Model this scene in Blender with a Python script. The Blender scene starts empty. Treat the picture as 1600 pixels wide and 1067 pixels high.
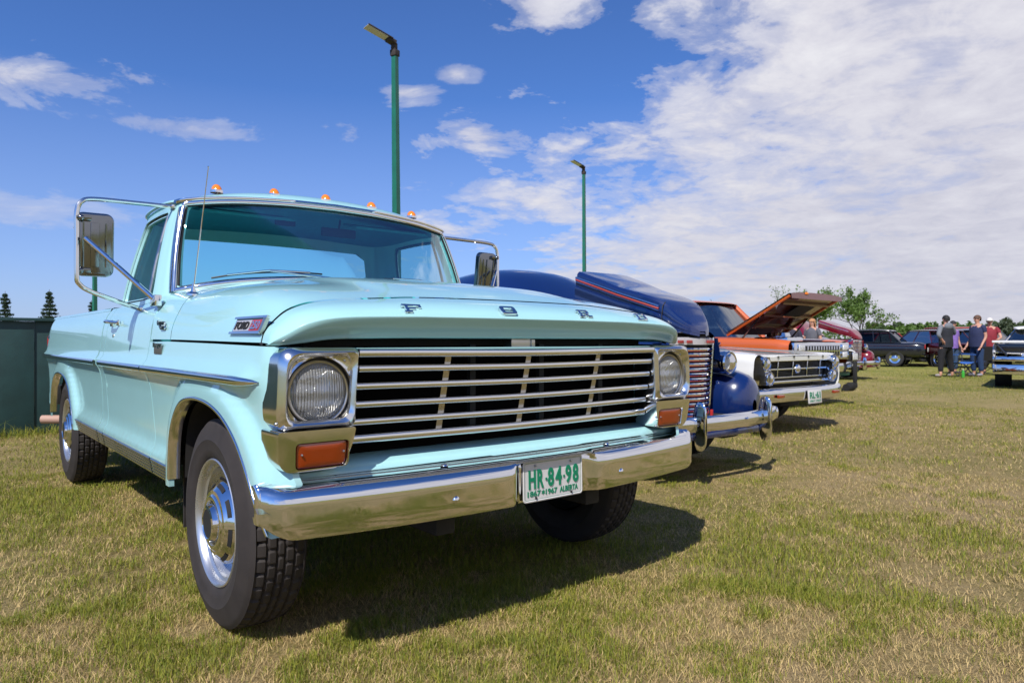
import bpy, bmesh, math, random
import numpy as np
from mathutils import Vector, Matrix
from mathutils.geometry import delaunay_2d_cdt
random.seed(7); RNG = np.random.default_rng(7)
SC = bpy.context.scene
COL = SC.collection
R = math.radians

# ------------------------------------------------------------------ camera
cam_d = bpy.data.cameras.new('camera'); cam = bpy.data.objects.new('camera', cam_d); COL.objects.link(cam)
SC.camera = cam
cam_d.sensor_width = 36.0; cam_d.lens = 36.0 * 1107.6 / 1600.0
cam_d.clip_start = 0.05; cam_d.clip_end = 3000
YAW, PIT, ROL = R(39.74), R(-0.09), R(0.1)
cF = Vector((math.sin(YAW)*math.cos(PIT), math.cos(YAW)*math.cos(PIT), math.sin(PIT)))
cR = Vector((math.cos(YAW), -math.sin(YAW), 0)); cU = cR.cross(cF)
cR2 = cR*math.cos(ROL)+cU*math.sin(ROL); cU2 = -cR*math.sin(ROL)+cU*math.cos(ROL)
m = Matrix((cR2, cU2, -cF)).transposed().to_4x4(); m.translation = Vector((-1.736, -1.956, 1.02))
cam.matrix_world = m
cam_d.dof.use_dof = True; cam_d.dof.focus_distance = 2.5; cam_d.dof.aperture_fstop = 8.0

# ------------------------------------------------------------------ sun, sky, exposure
SUN_DIR = Vector((-0.78, -0.45, 1.0)).normalized()          # towards the sun
sun_d = bpy.data.lights.new('sun', 'SUN'); sun_d.energy = 4.9; sun_d.angle = R(0.53); sun_d.color = (1.0, 0.955, 0.88)
sun = bpy.data.objects.new('sun', sun_d); COL.objects.link(sun)
sun.rotation_mode = 'QUATERNION'; sun.rotation_quaternion = SUN_DIR.to_track_quat('Z', 'Y'); sun.location = (-20, -12, 26)
EL = math.asin(SUN_DIR.z); AZ = math.atan2(SUN_DIR.x, SUN_DIR.y)
SC.view_settings.view_transform = 'Standard'; SC.view_settings.look = 'None'
SC.view_settings.exposure = 0.14; SC.view_settings.gamma = 1.0; SC.view_settings.use_curve_mapping = False
SC.cycles.max_bounces = 10; SC.cycles.transparent_max_bounces = 16
SC.cycles.caustics_reflective = False; SC.cycles.caustics_refractive = False

class NT:
    def __init__(s, tree): s.t = tree; s.n = tree.nodes; s.l = tree.links
    def new(s, typ, **kw):
        n = s.n.new(typ)
        for k, v in kw.items():
            if k.startswith('i_'): n.inputs[k[2:].replace('_', ' ')].default_value = v
            else: setattr(n, k, v)
        return n
    def link(s, a, b): s.l.new(a, b)
    def math(s, op, a, b=None, clamp=False):
        n = s.n.new('ShaderNodeMath'); n.operation = op; n.use_clamp = clamp
        for i, v in enumerate((a, b)):
            if v is None: continue
            if isinstance(v, (int, float)): n.inputs[i].default_value = v
            else: s.l.new(v, n.inputs[i])
        return n.outputs[0]
    def ramp(s, fac, stops, interp='LINEAR'):
        n = s.n.new('ShaderNodeValToRGB'); n.color_ramp.interpolation = interp
        e = n.color_ramp.elements
        while len(e) < len(stops): e.new(0.5)
        for el, (p, c) in zip(e, stops):
            el.position = p; el.color = (c, c, c, 1) if isinstance(c, (int, float)) else (*c, 1)
        s.l.new(fac, n.inputs[0]); return n.outputs[0]
    def mix(s, fac, a, b, blend='MIX'):
        n = s.n.new('ShaderNodeMix'); n.data_type = 'RGBA'; n.blend_type = blend
        for sock, v in ((n.inputs[0], fac), (n.inputs[6], a), (n.inputs[7], b)):
            if isinstance(v, (int, float)): sock.default_value = v
            elif isinstance(v, tuple): sock.default_value = (*v, 1)[:4]
            else: s.l.new(v, sock)
        return n.outputs[2]
    def noise(s, vec, scale, detail=4, rough=0.55, dist=0.0):
        n = s.n.new('ShaderNodeTexNoise'); n.inputs['Scale'].default_value = scale
        n.inputs['Detail'].default_value = detail; n.inputs['Roughness'].default_value = rough
        n.inputs['Distortion'].default_value = dist
        if vec is not None: s.l.new(vec, n.inputs['Vector'])
        return n.outputs[0]

world = bpy.data.worlds.new('World'); SC.world = world; world.use_nodes = True
W = NT(world.node_tree); W.n.clear()
wo = W.new('ShaderNodeOutputWorld'); bg = W.new('ShaderNodeBackground'); W.link(bg.outputs[0], wo.inputs[0])
sky = W.new('ShaderNodeTexSky', sky_type='NISHITA', sun_disc=False); sky.sun_elevation = EL; sky.sun_rotation = AZ
sky.altitude = 900; sky.air_density = 1.0; sky.dust_density = 0.3; sky.ozone_density = 2.5
tc = W.new('ShaderNodeTexCoord'); sep = W.new('ShaderNodeSeparateXYZ'); W.link(tc.outputs['Generated'], sep.inputs[0])
dx, dy, dz = sep.outputs
zz = W.math('ADD', W.math('MAXIMUM', dz, 0.0), 0.14)
comb = W.new('ShaderNodeCombineXYZ'); W.link(W.math('DIVIDE', dx, zz), comb.inputs[0]); W.link(W.math('DIVIDE', dy, zz), comb.inputs[1]); comb.inputs[2].default_value = 3.7
cv = comb.outputs[0]
fbm = W.noise(cv, 1.5, 9, 0.56, 0.2); big = W.noise(cv, 0.55, 3, 0.5); fine = W.noise(cv, 5.5, 6, 0.65, 0.4)
# the cloud field lies over the right-hand half of the sky, open blue to the left
lat = W.math('ADD', W.math('MULTIPLY', dx, cR.x), W.math('MULTIPLY', dy, cR.y))
side = W.math('ADD', W.math('SUBTRACT', lat, W.math('MULTIPLY', dz, 0.62)), 0.13)
cov = W.math('ADD', W.math('MULTIPLY', side, 1.15), W.math('MULTIPLY', W.math('SUBTRACT', fbm, 0.5), 1.9))
puff0 = W.noise(cv, 3.4, 8, 0.62, 0.5)
cov = W.math('ADD', cov, W.math('ADD', W.math('MULTIPLY', W.math('SUBTRACT', fine, 0.5), 0.75), W.math('MULTIPLY', W.math('SUBTRACT', puff0, 0.5), 0.9)))
cov = W.math('ADD', cov, W.math('MULTIPLY', W.math('SUBTRACT', big, 0.5), 0.5))
cov = W.math('SUBTRACT', cov, W.math('MULTIPLY', W.math('MAXIMUM', W.math('SUBTRACT', dz, 0.42), 0.0), 3.5))
# a few stray puffs and wisps out in the blue: (sideways, up, width, height, strength)
for pl_, pz_, pw_, ph_, ps_ in ((-.045, .270, .085, .038, .62), (-.145, .325, .055, .016, .42), (.03, .425, .075, .045, .6), (-.075, .350, .035, .012, .3), (-.21, .28, .04, .02, .35), (-.55, .29, .13, .035, .45), (-.43, .262, .12, .016, .30), (-.50, .44, .05, .02, .3), (-.02, .20, .10, .03, .35), (-.60, .15, .2, .03, .2)):
    qa = W.math('DIVIDE', W.math('SUBTRACT', lat, pl_), pw_); qb = W.math('DIVIDE', W.math('SUBTRACT', dz, pz_), ph_)
    g_ = W.math('SUBTRACT', 0.62, W.math('MULTIPLY', W.math('SQRT', W.math('ADD', W.math('MULTIPLY', qa, qa), W.math('MULTIPLY', qb, qb))), 0.75))
    g_ = W.math('ADD', g_, W.math('ADD', W.math('MULTIPLY', W.math('SUBTRACT', puff0, 0.5), 2.6), W.math('MULTIPLY', W.math('SUBTRACT', fine, 0.5), 1.0)))
    g_ = W.math('MULTIPLY', g_, ps_*1.5); fwd = W.math('GREATER_THAN', W.math('ADD', W.math('MULTIPLY', dx, cF.x), W.math('MULTIPLY', dy, cF.y)), 0.0)
    cov = W.math('MAXIMUM', cov, W.math('MINIMUM', W.math('MULTIPLY', g_, W.math('MULTIPLY', fwd, 0.55)), 0.16+0.34*ps_))
dens = W.ramp(cov, [(0.0, 0.0), (0.08, 0.30), (0.28, 0.80), (0.50, 0.97)])
dens.node.color_ramp.interpolation = 'EASE'
puff = W.noise(cv, 3.4, 8, 0.62, 0.5)
shade = W.math('ADD', W.math('ADD', W.math('MULTIPLY', fine, 0.40), W.math('MULTIPLY', fbm, 0.35)), W.math('MULTIPLY', puff, 0.35))
ccol = W.ramp(shade, [(0.44, (6.3, 6.3, 7.4)), (0.56, (8.0, 7.9, 8.7)), (0.68, (9.6, 9.5, 9.9))])
hz = W.ramp(dz, [(0.0, 1.0), (0.16, 0.55), (0.40, 0.0)])
ccol = W.mix(W.math('MULTIPLY', hz, 0.6), ccol, (6.3, 6.35, 7.4))
skyc = W.mix(1.0, sky.outputs[0], (0.68, 1.02, 1.62), 'MULTIPLY')
hzl = W.ramp(dz, [(0.0, 0.72), (0.10, 0.38), (0.32, 0.0)])
skyc = W.mix(hzl, skyc, (4.9, 5.6, 8.3))
W.link(W.mix(dens, skyc, ccol), bg.inputs[0]); bg.inputs[1].default_value = 0.082

# ------------------------------------------------------------------ materials
MATS = {}
def mat(name, color, rough=0.5, metal=0.0, coat=0.0, coat_rough=0.03, bump=0.0, bscale=200.0, var=0.0, vscale=8.0,
        spec=0.5, emit=None, dirt=0.0, dirtcol=(0.16, 0.12, 0.08), rvar=0.0, trans=0.0):
    if name in MATS: return MATS[name]
    m = bpy.data.materials.new(name); m.use_nodes = True; N = NT(m.node_tree)
    b = N.n['Principled BSDF']
    b.inputs['Roughness'].default_value = rough; b.inputs['Metallic'].default_value = metal
    b.inputs['Coat Weight'].default_value = coat; b.inputs['Coat Roughness'].default_value = coat_rough
    b.inputs['Specular IOR Level'].default_value = spec
    b.inputs['Transmission Weight'].default_value = trans
    tcn = N.new('ShaderNodeTexCoord'); oc = tcn.outputs['Object']
    c = None
    if var > 0:
        f = N.noise(oc, vscale, 5, 0.6)
        lo = tuple(v*(1-var) for v in color); hi = tuple(min(1, v*(1+var)) for v in color)
        c = N.ramp(f, [(0.3, lo), (0.7, hi)])
    if dirt > 0:
        sp = N.new('ShaderNodeSeparateXYZ'); N.link(oc, sp.inputs[0])
        f = N.noise(oc, 14, 6, 0.7)
        d = N.math('MULTIPLY', N.ramp(f, [(0.45, 0.0), (0.8, 1.0)]), dirt)
        c = N.mix(d, c if c is not None else color, dirtcol)
    if c is not None: N.link(c, b.inputs['Base Color'])
    else: b.inputs['Base Color'].default_value = (*color, 1)
    if rvar > 0:
        f = N.noise(oc, 6, 5, 0.6)
        N.link(N.ramp(f, [(0.3, max(0, rough-rvar)), (0.75, rough+rvar)]), b.inputs['Roughness'])
    if bump > 0:
        bn = N.new('ShaderNodeBump'); bn.inputs['Strength'].default_value = bump; bn.inputs['Distance'].default_value = 0.002
        N.link(N.noise(oc, bscale, 3, 0.6), bn.inputs['Height']); N.link(bn.outputs[0], b.inputs['Normal'])
    if emit: b.inputs['Emission Color'].default_value = (*emit[0], 1); b.inputs['Emission Strength'].default_value = emit[1]
    MATS[name] = m; return m

def glass_mat(name, tint, gloss=1.0, rough=0.0):
    if name in MATS: return MATS[name]
    m = bpy.data.materials.new(name); m.use_nodes = True; N = NT(m.node_tree); N.n.clear()
    o = N.new('ShaderNodeOutputMaterial'); mx = N.new('ShaderNodeMixShader'); tr = N.new('ShaderNodeBsdfTransparent')
    gl = N.new('ShaderNodeBsdfGlossy'); gl.inputs['Roughness'].default_value = rough
    tr.inputs[0].default_value = (*tint, 1)
    lw = N.new('ShaderNodeFresnel'); lw.inputs[0].default_value = 1.5
    N.link(N.math('MULTIPLY', lw.outputs[0], gloss, True), mx.inputs[0]); N.link(tr.outputs[0], mx.inputs[1]); N.link(gl.outputs[0], mx.inputs[2])
    N.link(mx.outputs[0], o.inputs[0]); MATS[name] = m; return m

M_turq = mat('turquoise_paint', (0.375, 0.675, 0.70), 0.32, coat=1.0, coat_rough=0.02, bump=0.015, bscale=60, var=0.015, vscale=3)
_N = NT(M_turq.node_tree); _b = _N.n['Principled BSDF']; _pos = _N.new('ShaderNodeTexCoord').outputs['Object']; _s = _N.new('ShaderNodeSeparateXYZ'); _N.link(_pos, _s.inputs[0])
_lo = _N.ramp(_s.outputs[2], [(.42, .55), (.62, .10), (.80, 0.0)]); _f = _N.math('MULTIPLY', _lo, _N.ramp(_N.noise(_pos, 22, 7, .72), [(.40, 0), (.75, 1)]))
_sp = _N.ramp(_N.noise(_pos, 170, 2, .5), [(.715, 0), (.74, .55)]); _f = _N.math('MAXIMUM', _f, _N.math('MULTIPLY', _sp, .5))
_N.link(_N.mix(_f, _b.inputs['Base Color'].links[0].from_socket, (.26, .25, .20)), _b.inputs['Base Color'])
_cr = _N.ramp(_N.noise(_pos, 9, 6, .65), [(.35, .015), (.8, .10)]); _N.link(_cr, _b.inputs['Coat Roughness'])
M_turqi = mat('turquoise_interior', (0.05, 0.40, 0.44), 0.45, var=0.05)
M_headl = mat('teal_headliner', (0.02, 0.25, 0.29), 0.7, var=0.1, vscale=30)
M_chrome = mat('chrome', (0.80, 0.80, 0.81), 0.06, 1.0, rvar=0.035, bump=0.10, bscale=9)
M_alu = mat('bright_aluminium', (0.80, 0.79, 0.77), 0.16, 1.0, rvar=0.05, bump=0.02, bscale=40)
M_alud = mat('dull_aluminium', (0.55, 0.53, 0.49), 0.3, 1.0, rvar=0.06)
M_black = mat('black_parts_and_shade', (0.012, 0.012, 0.013), 0.7)  # black of dark parts; also stands in for shade at the hood seam
M_rubber = mat('rubber', (0.026, 0.021, 0.020), 0.72, bump=0.3, bscale=300, var=0.2, vscale=12, dirt=0.25, dirtcol=(0.06, 0.048, 0.04))
M_blackrub = mat('black_seal', (0.01, 0.01, 0.011), 0.45)
M_rim = mat('silver_wheel', (0.62, 0.63, 0.65), 0.28, 0.85, rvar=0.06)
M_amber = mat('amber_lens', (0.30, 0.033, 0.003), 0.12, coat=1.0, bump=0.25, bscale=260, spec=0.7)
M_marker = mat('marker_amber', (0.86, 0.23, 0.012), 0.12, coat=1.0)
M_glass = glass_mat('tinted_glass', (0.66, 0.92, 0.93), 0.36)
M_clear = glass_mat('clear_glass', (0.80, 0.84, 0.84), 1.0)
M_plate = mat('plate_enamel', (0.62, 0.61, 0.60), 0.35, coat=0.5, var=0.05, vscale=40)
M_green = mat('plate_green', (0.0, 0.20, 0.10), 0.35)
M_under = mat('underbody', (0.02, 0.018, 0.016), 0.8, var=0.3, vscale=10)
M_red = mat('badge_red', (0.45, 0.03, 0.03), 0.3)

# ------------------------------------------------------------------ mesh helpers
def np3(a): return np.asarray(a, dtype=float)
def link_mesh(name, me, material, parent=None, smooth=True, ang=35):
    if isinstance(material, (list, tuple)):
        for q in material: me.materials.append(q)
    elif material is not None: me.materials.append(material)
    if smooth:
        me.shade_smooth()
        if ang < 180: me.set_sharp_from_angle(angle=R(ang))
    o = bpy.data.objects.new(name, me); COL.objects.link(o)
    if parent is not None: o.parent = parent
    return o
class MB:
    """collects geometry for one object"""
    def __init__(s): s.v = []; s.f = []; s.mi = []; s.k = 0
    def add(s, v, f, mi=0):
        v = np3(v).reshape(-1, 3); s.v.append(v)
        for q in f: s.f.append(tuple(int(i)+s.k for i in q)); s.mi.append(mi)
        s.k += len(v); return s
    def grid(s, G, cu=False, cv=False, flip=False, mi=0):
        G = np3(G); a, b = G.shape[:2]; f = []
        for i in range(a if cu else a-1):
            for j in range(b if cv else b-1):
                q = (i*b+j, ((i+1) % a)*b+j, ((i+1) % a)*b+(j+1) % b, i*b+(j+1) % b)
                f.append(q[::-1] if flip else q)
        return s.add(G.reshape(-1, 3), f, mi)
    def mirror(s):
        n = s.k; V = np.concatenate(s.v); s.v = [V, V*np.array([-1, 1, 1])]
        s.f += [tuple(i+n for i in reversed(q)) for q in s.f]; s.mi += s.mi; s.k = 2*n; return s
    def box(s, c, d, bev=0.0, rot=None, mi=0):
        bm = bmesh.new(); bmesh.ops.create_cube(bm, size=1.0); bmesh.ops.scale(bm, vec=d, verts=bm.verts)
        if bev > 0: bmesh.ops.bevel(bm, geom=bm.edges[:], offset=bev, segments=2, affect='EDGES', profile=0.6)
        if rot is not None: bmesh.ops.transform(bm, matrix=rot, verts=bm.verts)
        bm.verts.index_update()
        v = [list(q.co+Vector(c)) for q in bm.verts]; f = [[q.index for q in g.verts] for g in bm.faces]; bm.free()
        return s.add(v, f, mi)
    def tube(s, P, r, n=10, cap=True, mi=0):
        P = np3(P); k = len(P); rr = np.full(k, r) if np.isscalar(r) else np3(r)
        T = np.gradient(P, axis=0); T /= np.linalg.norm(T, axis=1)[:, None]+1e-12
        a = np.array([0, 0, 1.0]) if abs(T[0][2]) < 0.9 else np.array([1.0, 0, 0])
        u = np.cross(T[0], a); u /= np.linalg.norm(u); G = []
        th = np.linspace(0, 2*math.pi, n, endpoint=False)
        for i in range(k):
            u = u-T[i]*(u@T[i]); u /= np.linalg.norm(u); w = np.cross(T[i], u)
            G.append(P[i]+rr[i]*(np.cos(th)[:, None]*u+np.sin(th)[:, None]*w))
        k0 = s.k; s.grid(G, cv=True, mi=mi)
        if cap:
            s.f.append(tuple(k0+i for i in range(n))[::-1]); s.mi.append(mi)
            s.f.append(tuple(k0+(k-1)*n+i for i in range(n))); s.mi.append(mi)
        return s
    def lathe(s, prof, c, axis=(1, 0, 0), n=48, mi=0, a0=0.0, a1=2*math.pi):
        """prof: (radius, offset along axis)"""
        ax = np3(axis); ax /= np.linalg.norm(ax); t = np.array([0, 0, 1.0]) if abs(ax[2]) < 0.9 else np.array([1.0, 0, 0])
        u = np.cross(ax, t); u /= np.linalg.norm(u); w = np.cross(ax, u); full = abs(a1-a0-2*math.pi) < 1e-6
        th = np.linspace(a0, a1, n, endpoint=not full)
        G = [[np3(c)+ax*o+r*(math.cos(q)*u+math.sin(q)*w) for q in th] for r, o in prof]
        return s.grid(G, cv=full, mi=mi)
    def ball(s, c, r, n=16, mi=0, sc=(1, 1, 1)):
        G = [[np3(c)+np.array([r*math.sin(a)*math.cos(b)*sc[0], r*math.sin(a)*math.sin(b)*sc[1], r*math.cos(a)*sc[2]])
              for b in np.linspace(0, 2*math.pi, n, endpoint=False)] for a in np.linspace(0.001, math.pi-0.001, n//2+1)]
        return s.grid(G, cv=True, mi=mi)
    def build(s, name, material, parent=None, smooth=True, ang=35, weld=0.0, solid=None):
        me = bpy.data.meshes.new(name); V = np.concatenate(s.v) if s.v else np.zeros((0, 3))
        me.from_pydata(V.tolist(), [], s.f); 
        if isinstance(material, (list, tuple)): me.polygons.foreach_set('material_index', s.mi)
        if weld > 0 or solid:
            bm = bmesh.new(); bm.from_mesh(me)
            if weld > 0: bmesh.ops.remove_doubles(bm, verts=bm.verts, dist=weld)
            if solid:
                bmesh.ops.recalc_face_normals(bm, faces=bm.faces)
                bmesh.ops.solidify(bm, geom=bm.faces[:], thickness=solid)
            bm.to_mesh(me); bm.free()
        me.update()
        return link_mesh(name, me, material, parent, smooth, ang)
def cr(P, n):
    """Catmull-Rom through the points along axis 0, n steps a segment"""
    P = np3(P); k = len(P); E = np.concatenate([[2*P[0]-P[1]], P, [2*P[-1]-P[-2]]]); out = []
    for i in range(k-1):
        p0, p1, p2, p3 = E[i:i+4]
        for t in np.arange(n)/n:
            out.append(0.5*((2*p1)+(-p0+p2)*t+(2*p0-5*p1+4*p2-p3)*t*t+(-p0+3*p1-3*p2+p3)*t**3))
    out.append(P[-1]); return np.array(out)
def surf(T, nu=4, nv=4):
    A = cr(np3(T), nu); return np.swapaxes(cr(np.swapaxes(A, 0, 1), nv), 0, 1)
def inpoly(X, Y, poly):
    poly = np3(poly); x0, y0 = poly[:, 0], poly[:, 1]; x1, y1 = np.roll(x0, -1), np.roll(y0, -1)
    X = np.atleast_1d(X)[:, None]; Y = np.atleast_1d(Y)[:, None]
    c = ((y0 > Y) != (y1 > Y)) & (X < (x1-x0)*(Y-y0)/(y1-y0+1e-15)+x0)
    return c.sum(1) % 2 == 1
def dist_poly(X, Y, poly, closed=True):
    poly = np3(poly); A = poly if closed else poly[:-1]; B = np.roll(poly, -1, 0) if closed else poly[1:]
    P = np.stack([np.atleast_1d(X), np.atleast_1d(Y)], -1)[:, None, :]; d = B-A
    t = np.clip(((P-A)*d).sum(-1)/((d*d).sum(-1)+1e-15), 0, 1)
    return np.linalg.norm(P-(A+t[..., None]*d), axis=-1).min(1)
def resamp(poly, step):
    poly = np3(poly); out = []
    for a, b in zip(poly, np.roll(poly, -1, 0)):
        n = max(1, int(np.ceil(np.linalg.norm(b-a)/step)))
        for i in range(n): out.append(a+(b-a)*i/n)
    return np.array(out)
def sheet2d(outline, holes, step):
    """triangulated 2d region with holes -> points, triangles"""
    loops = [resamp(outline, step)]+[resamp(h, step) for h in holes]
    pts = []; edges = []
    for L in loops:
        k = len(pts); pts += [tuple(p) for p in L]; edges += [(k+i, k+(i+1) % len(L)) for i in range(len(L))]
    lo = loops[0].min(0); hi = loops[0].max(0)
    gx, gy = np.meshgrid(np.arange(lo[0]+step*0.5, hi[0], step), np.arange(lo[1]+step*0.5, hi[1], step))
    gx, gy = gx.ravel(), gy.ravel(); ok = inpoly(gx, gy, loops[0]) & (dist_poly(gx, gy, loops[0]) > step*0.45)
    for h in loops[1:]: ok &= ~inpoly(gx, gy, h) & (dist_poly(gx, gy, h) > step*0.45)
    pts += list(zip(gx[ok], gy[ok]))
    vo, eo, fo = delaunay_2d_cdt([Vector(p) for p in pts], edges, [], 0, 1e-6)[:3]
    V = np.array([tuple(v) for v in vo]); F = np.array([f for f in fo if len(f) == 3])
    c = V[F].mean(1); keep = inpoly(c[:, 0], c[:, 1], loops[0])
    for h in loops[1:]: keep &= ~inpoly(c[:, 0], c[:, 1], h)
    return V, F[keep]
def rrect(x0, y0, x1, y1, r, n=6):
    r = [r]*4 if np.isscalar(r) else r; o = []
    for (cx, cy, a, q) in ((x1-r[0], y1-r[0], 0, r[0]), (x0+r[1], y1-r[1], 90, r[1]), (x0+r[2], y0+r[2], 180, r[2]), (x1-r[3], y0+r[3], 270, r[3])):
        for t in range(n+1): a_ = R(a+90*t/n); o.append((cx+q*math.cos(a_), cy+q*math.sin(a_)))
    return np.array(o)
def rpoly(P, r, n=5):
    """polygon with rounded corners; r scalar or per corner"""
    P = np3(P); k = len(P); rs = [r]*k if np.isscalar(r) else r; o = []
    for i in range(k):
        a, b, c = P[i-1], P[i], P[(i+1) % k]; u = a-b; w = c-b; lu, lw = np.linalg.norm(u), np.linalg.norm(w)
        d = min(rs[i], lu*0.49, lw*0.49); p0 = b+u/lu*d; p1 = b+w/lw*d
        for t in np.linspace(0, 1, n+1): o.append((1-t)**2*p0+2*t*(1-t)*b+t*t*p1)
    return np.array(o)
def thing(name, label, cat, loc=(0, 0, 0), rz=0.0, group=None):
    o = bpy.data.objects.new(name, None); COL.objects.link(o); o.empty_display_size = 0.3
    o.location = loc; o.rotation_euler = (0, 0, rz); return tag(o, label, cat, group)
def tag(o, label=None, cat=None, group=None, kind=None):
    if label: o['label'] = label
    if cat: o['category'] = cat
    if group: o['group'] = group
    if kind: o['kind'] = kind
    return o
def copy_to(o, parent, flipx=False, loc=None):
    c = o.copy(); COL.objects.link(c); c.parent = parent
    if loc is not None: c.location = loc
    return c
def text_geo(body, w=None, h=None, depth=0.002, bold=0.0):
    """text as (verts, faces), lying in the xz plane facing -y, origin at its lower left corner"""
    cu = bpy.data.curves.new('lettering', 'FONT'); cu.body = body; cu.extrude = 0.5; cu.offset = bold; cu.resolution_u = 3
    ob = bpy.data.objects.new('lettering', cu); COL.objects.link(ob)
    dg = bpy.context.evaluated_depsgraph_get(); me = bpy.data.meshes.new_from_object(ob.evaluated_get(dg))
    V = np.array([tuple(v.co) for v in me.vertices]); F = [tuple(p.vertices) for p in me.polygons]
    bpy.data.objects.remove(ob); bpy.data.curves.remove(cu); bpy.data.meshes.remove(me)
    lo, hi = V.min(0), V.max(0); V = (V-lo)/(hi-lo+1e-9)
    asp = (hi[0]-lo[0])/(hi[1]-lo[1]); h = h or w/asp; w = w or h*asp
    return np.stack([V[:, 0]*w, -V[:, 2]*depth, V[:, 1]*h], 1), F
def smooth(a, b, x): t = np.clip((x-a)/(b-a), 0, 1); return t*t*(3-2*t)
# ================================================================== THE TURQUOISE PICKUP
truck = thing('pickup_truck', 'turquoise classic pickup truck with wide chrome grille, parked on the grass in the foreground', 'pickup truck')
SZ = [.40, .44, .49, .515, .53, .56, .60, .70, .80, .855, .88, .892, .905, .93, .96, 1.0, 1.02, 1.08, 1.12, 1.16, 1.19, 1.21]
SX = [.952, .962, .972, .978, .976, .958, .951, .952, .958, .968, .984, .993, .993, .974, .966, .961, .958, .951, .941, .925, .905, .89]
def sbase(z): return np.interp(z, SZ, SX)
HUBF, HUBR, HUBZ = 0.655, 3.98, 0.372
ARCHF = cr([(1.065, .38), (1.06, .55), (1.035, .66), (.97, .74), (.88, .787), (.75, .806), (.60, .802), (.48, .782), (.38, .748), (.28, .692), (.19, .612), (.12, .53), (.075, .45), (.06, .38)], 4)
ARCHR = cr([(3.40, .38), (3.42, .50), (3.49, .60), (3.58, .69), (3.71, .75), (3.88, .775), (4.08, .777), (4.22, .75), (4.32, .69), (4.38, .60), (4.41, .50), (4.42, .38)], 4)
def Xs(y, z):
    y, z = np3(y), np3(z); x = sbase(z)
    shelf = np.clip(x-np.interp(z, [.80, .96], [.958, .966]), 0, None)*((z > .80) & (z < .96))
    x = x-shelf*(1-smooth(.07, .26, y))
    rock = smooth(.585, .52, z)*.0
    for A in (ARCHF, ARCHR):
        sh = np.shape(y); d = dist_poly(y.ravel(), z.ravel(), A, False).reshape(sh)
        inside = inpoly(y.ravel(), z.ravel(), np.concatenate([A, [[A[-1][0], .2], [A[0][0], .2]]])).reshape(sh)
        d = np.where(inside, 0, d); base = .958+.030*(1-smooth(.045, .125, d))
        x = np.where(d < .125, np.maximum(x, np.where(z < .87, base, x)), x)
    x = x-.10*np.clip((.14-y)/.14, 0, 1)**2.2-.05*np.clip((y-4.75)/.3, 0, 1)**2
    return x
def side_panel(name, outline, sgn, step=.03, holes=(), fn=Xs, material=None, lip=0.012):
    V, F = sheet2d(outline, holes, step); x = fn(V[:, 0], V[:, 1])
    P = np.stack([sgn*x, V[:, 0], V[:, 1]], 1); b = MB(); b.add(P, F)
    # folded edge going inwards so gaps and arches have depth
    for L in [resamp(outline, step)]+[resamp(h, step) for h in holes]:
        xx = fn(L[:, 0], L[:, 1]); A = np.stack([sgn*xx, L[:, 0], L[:, 1]], 1); B = A.copy(); B[:, 0] -= sgn*lip
        b.grid(np.stack([A, B]), cv=True)
    return b.build(name, material or M_turq, truck, ang=50)
def gapF(z): return np.interp(z, [.44, .56, .70, .88, 1.2], [1.395, 1.415, 1.465, 1.495, 1.495])
def gapR(z): return np.interp(z, [.44, .56, .70, .88, 1.2], [2.43, 2.44, 2.475, 2.485, 2.485])
ZG = np.array([.44, .50, .56, .63, .70, .79, .88, .95, 1.01])
g = .004
fa = [(y+.0, z) for y, z in ARCHF if z > .44]
fender_out = [(gapF(z)-g, z) for z in ZG]+[(1.2, 1.013), (.6, 1.007), (.09, 1.0)]+[(.055, .95), (.05, .80), (.05, .66), (.03, .60), (.03, .455)]+[(fa[-1][0]-.012, .445)]+[(y, z) for y, z in fa[::-1]]+[(fa[0][0], .44)]
door_z = np.array([.44, .50, .56, .63, .70, .79, .88, .95, 1.02, 1.1, 1.195])
door_out = [(gapR(z)-g, z) for z in door_z]+[(gapF(z)+g, z) for z in door_z[::-1]]
cabc_out = [(2.598, .44), (2.598, 1.195)]+[(gapR(z)+g, z) for z in door_z[::-1]]
ra = [(y, z) for y, z in ARCHR if z > .44]
bed_out = [(2.622, .44), (ra[0][0]-.0, .44)]+ra+[(4.43, .50), (4.75, .56), (4.93, .62), (4.965, .70), (4.975, .88), (4.99, .905), (4.965, .95), (4.92, 1.10), (4.90, 1.183), (2.622, 1.183)]
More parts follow.
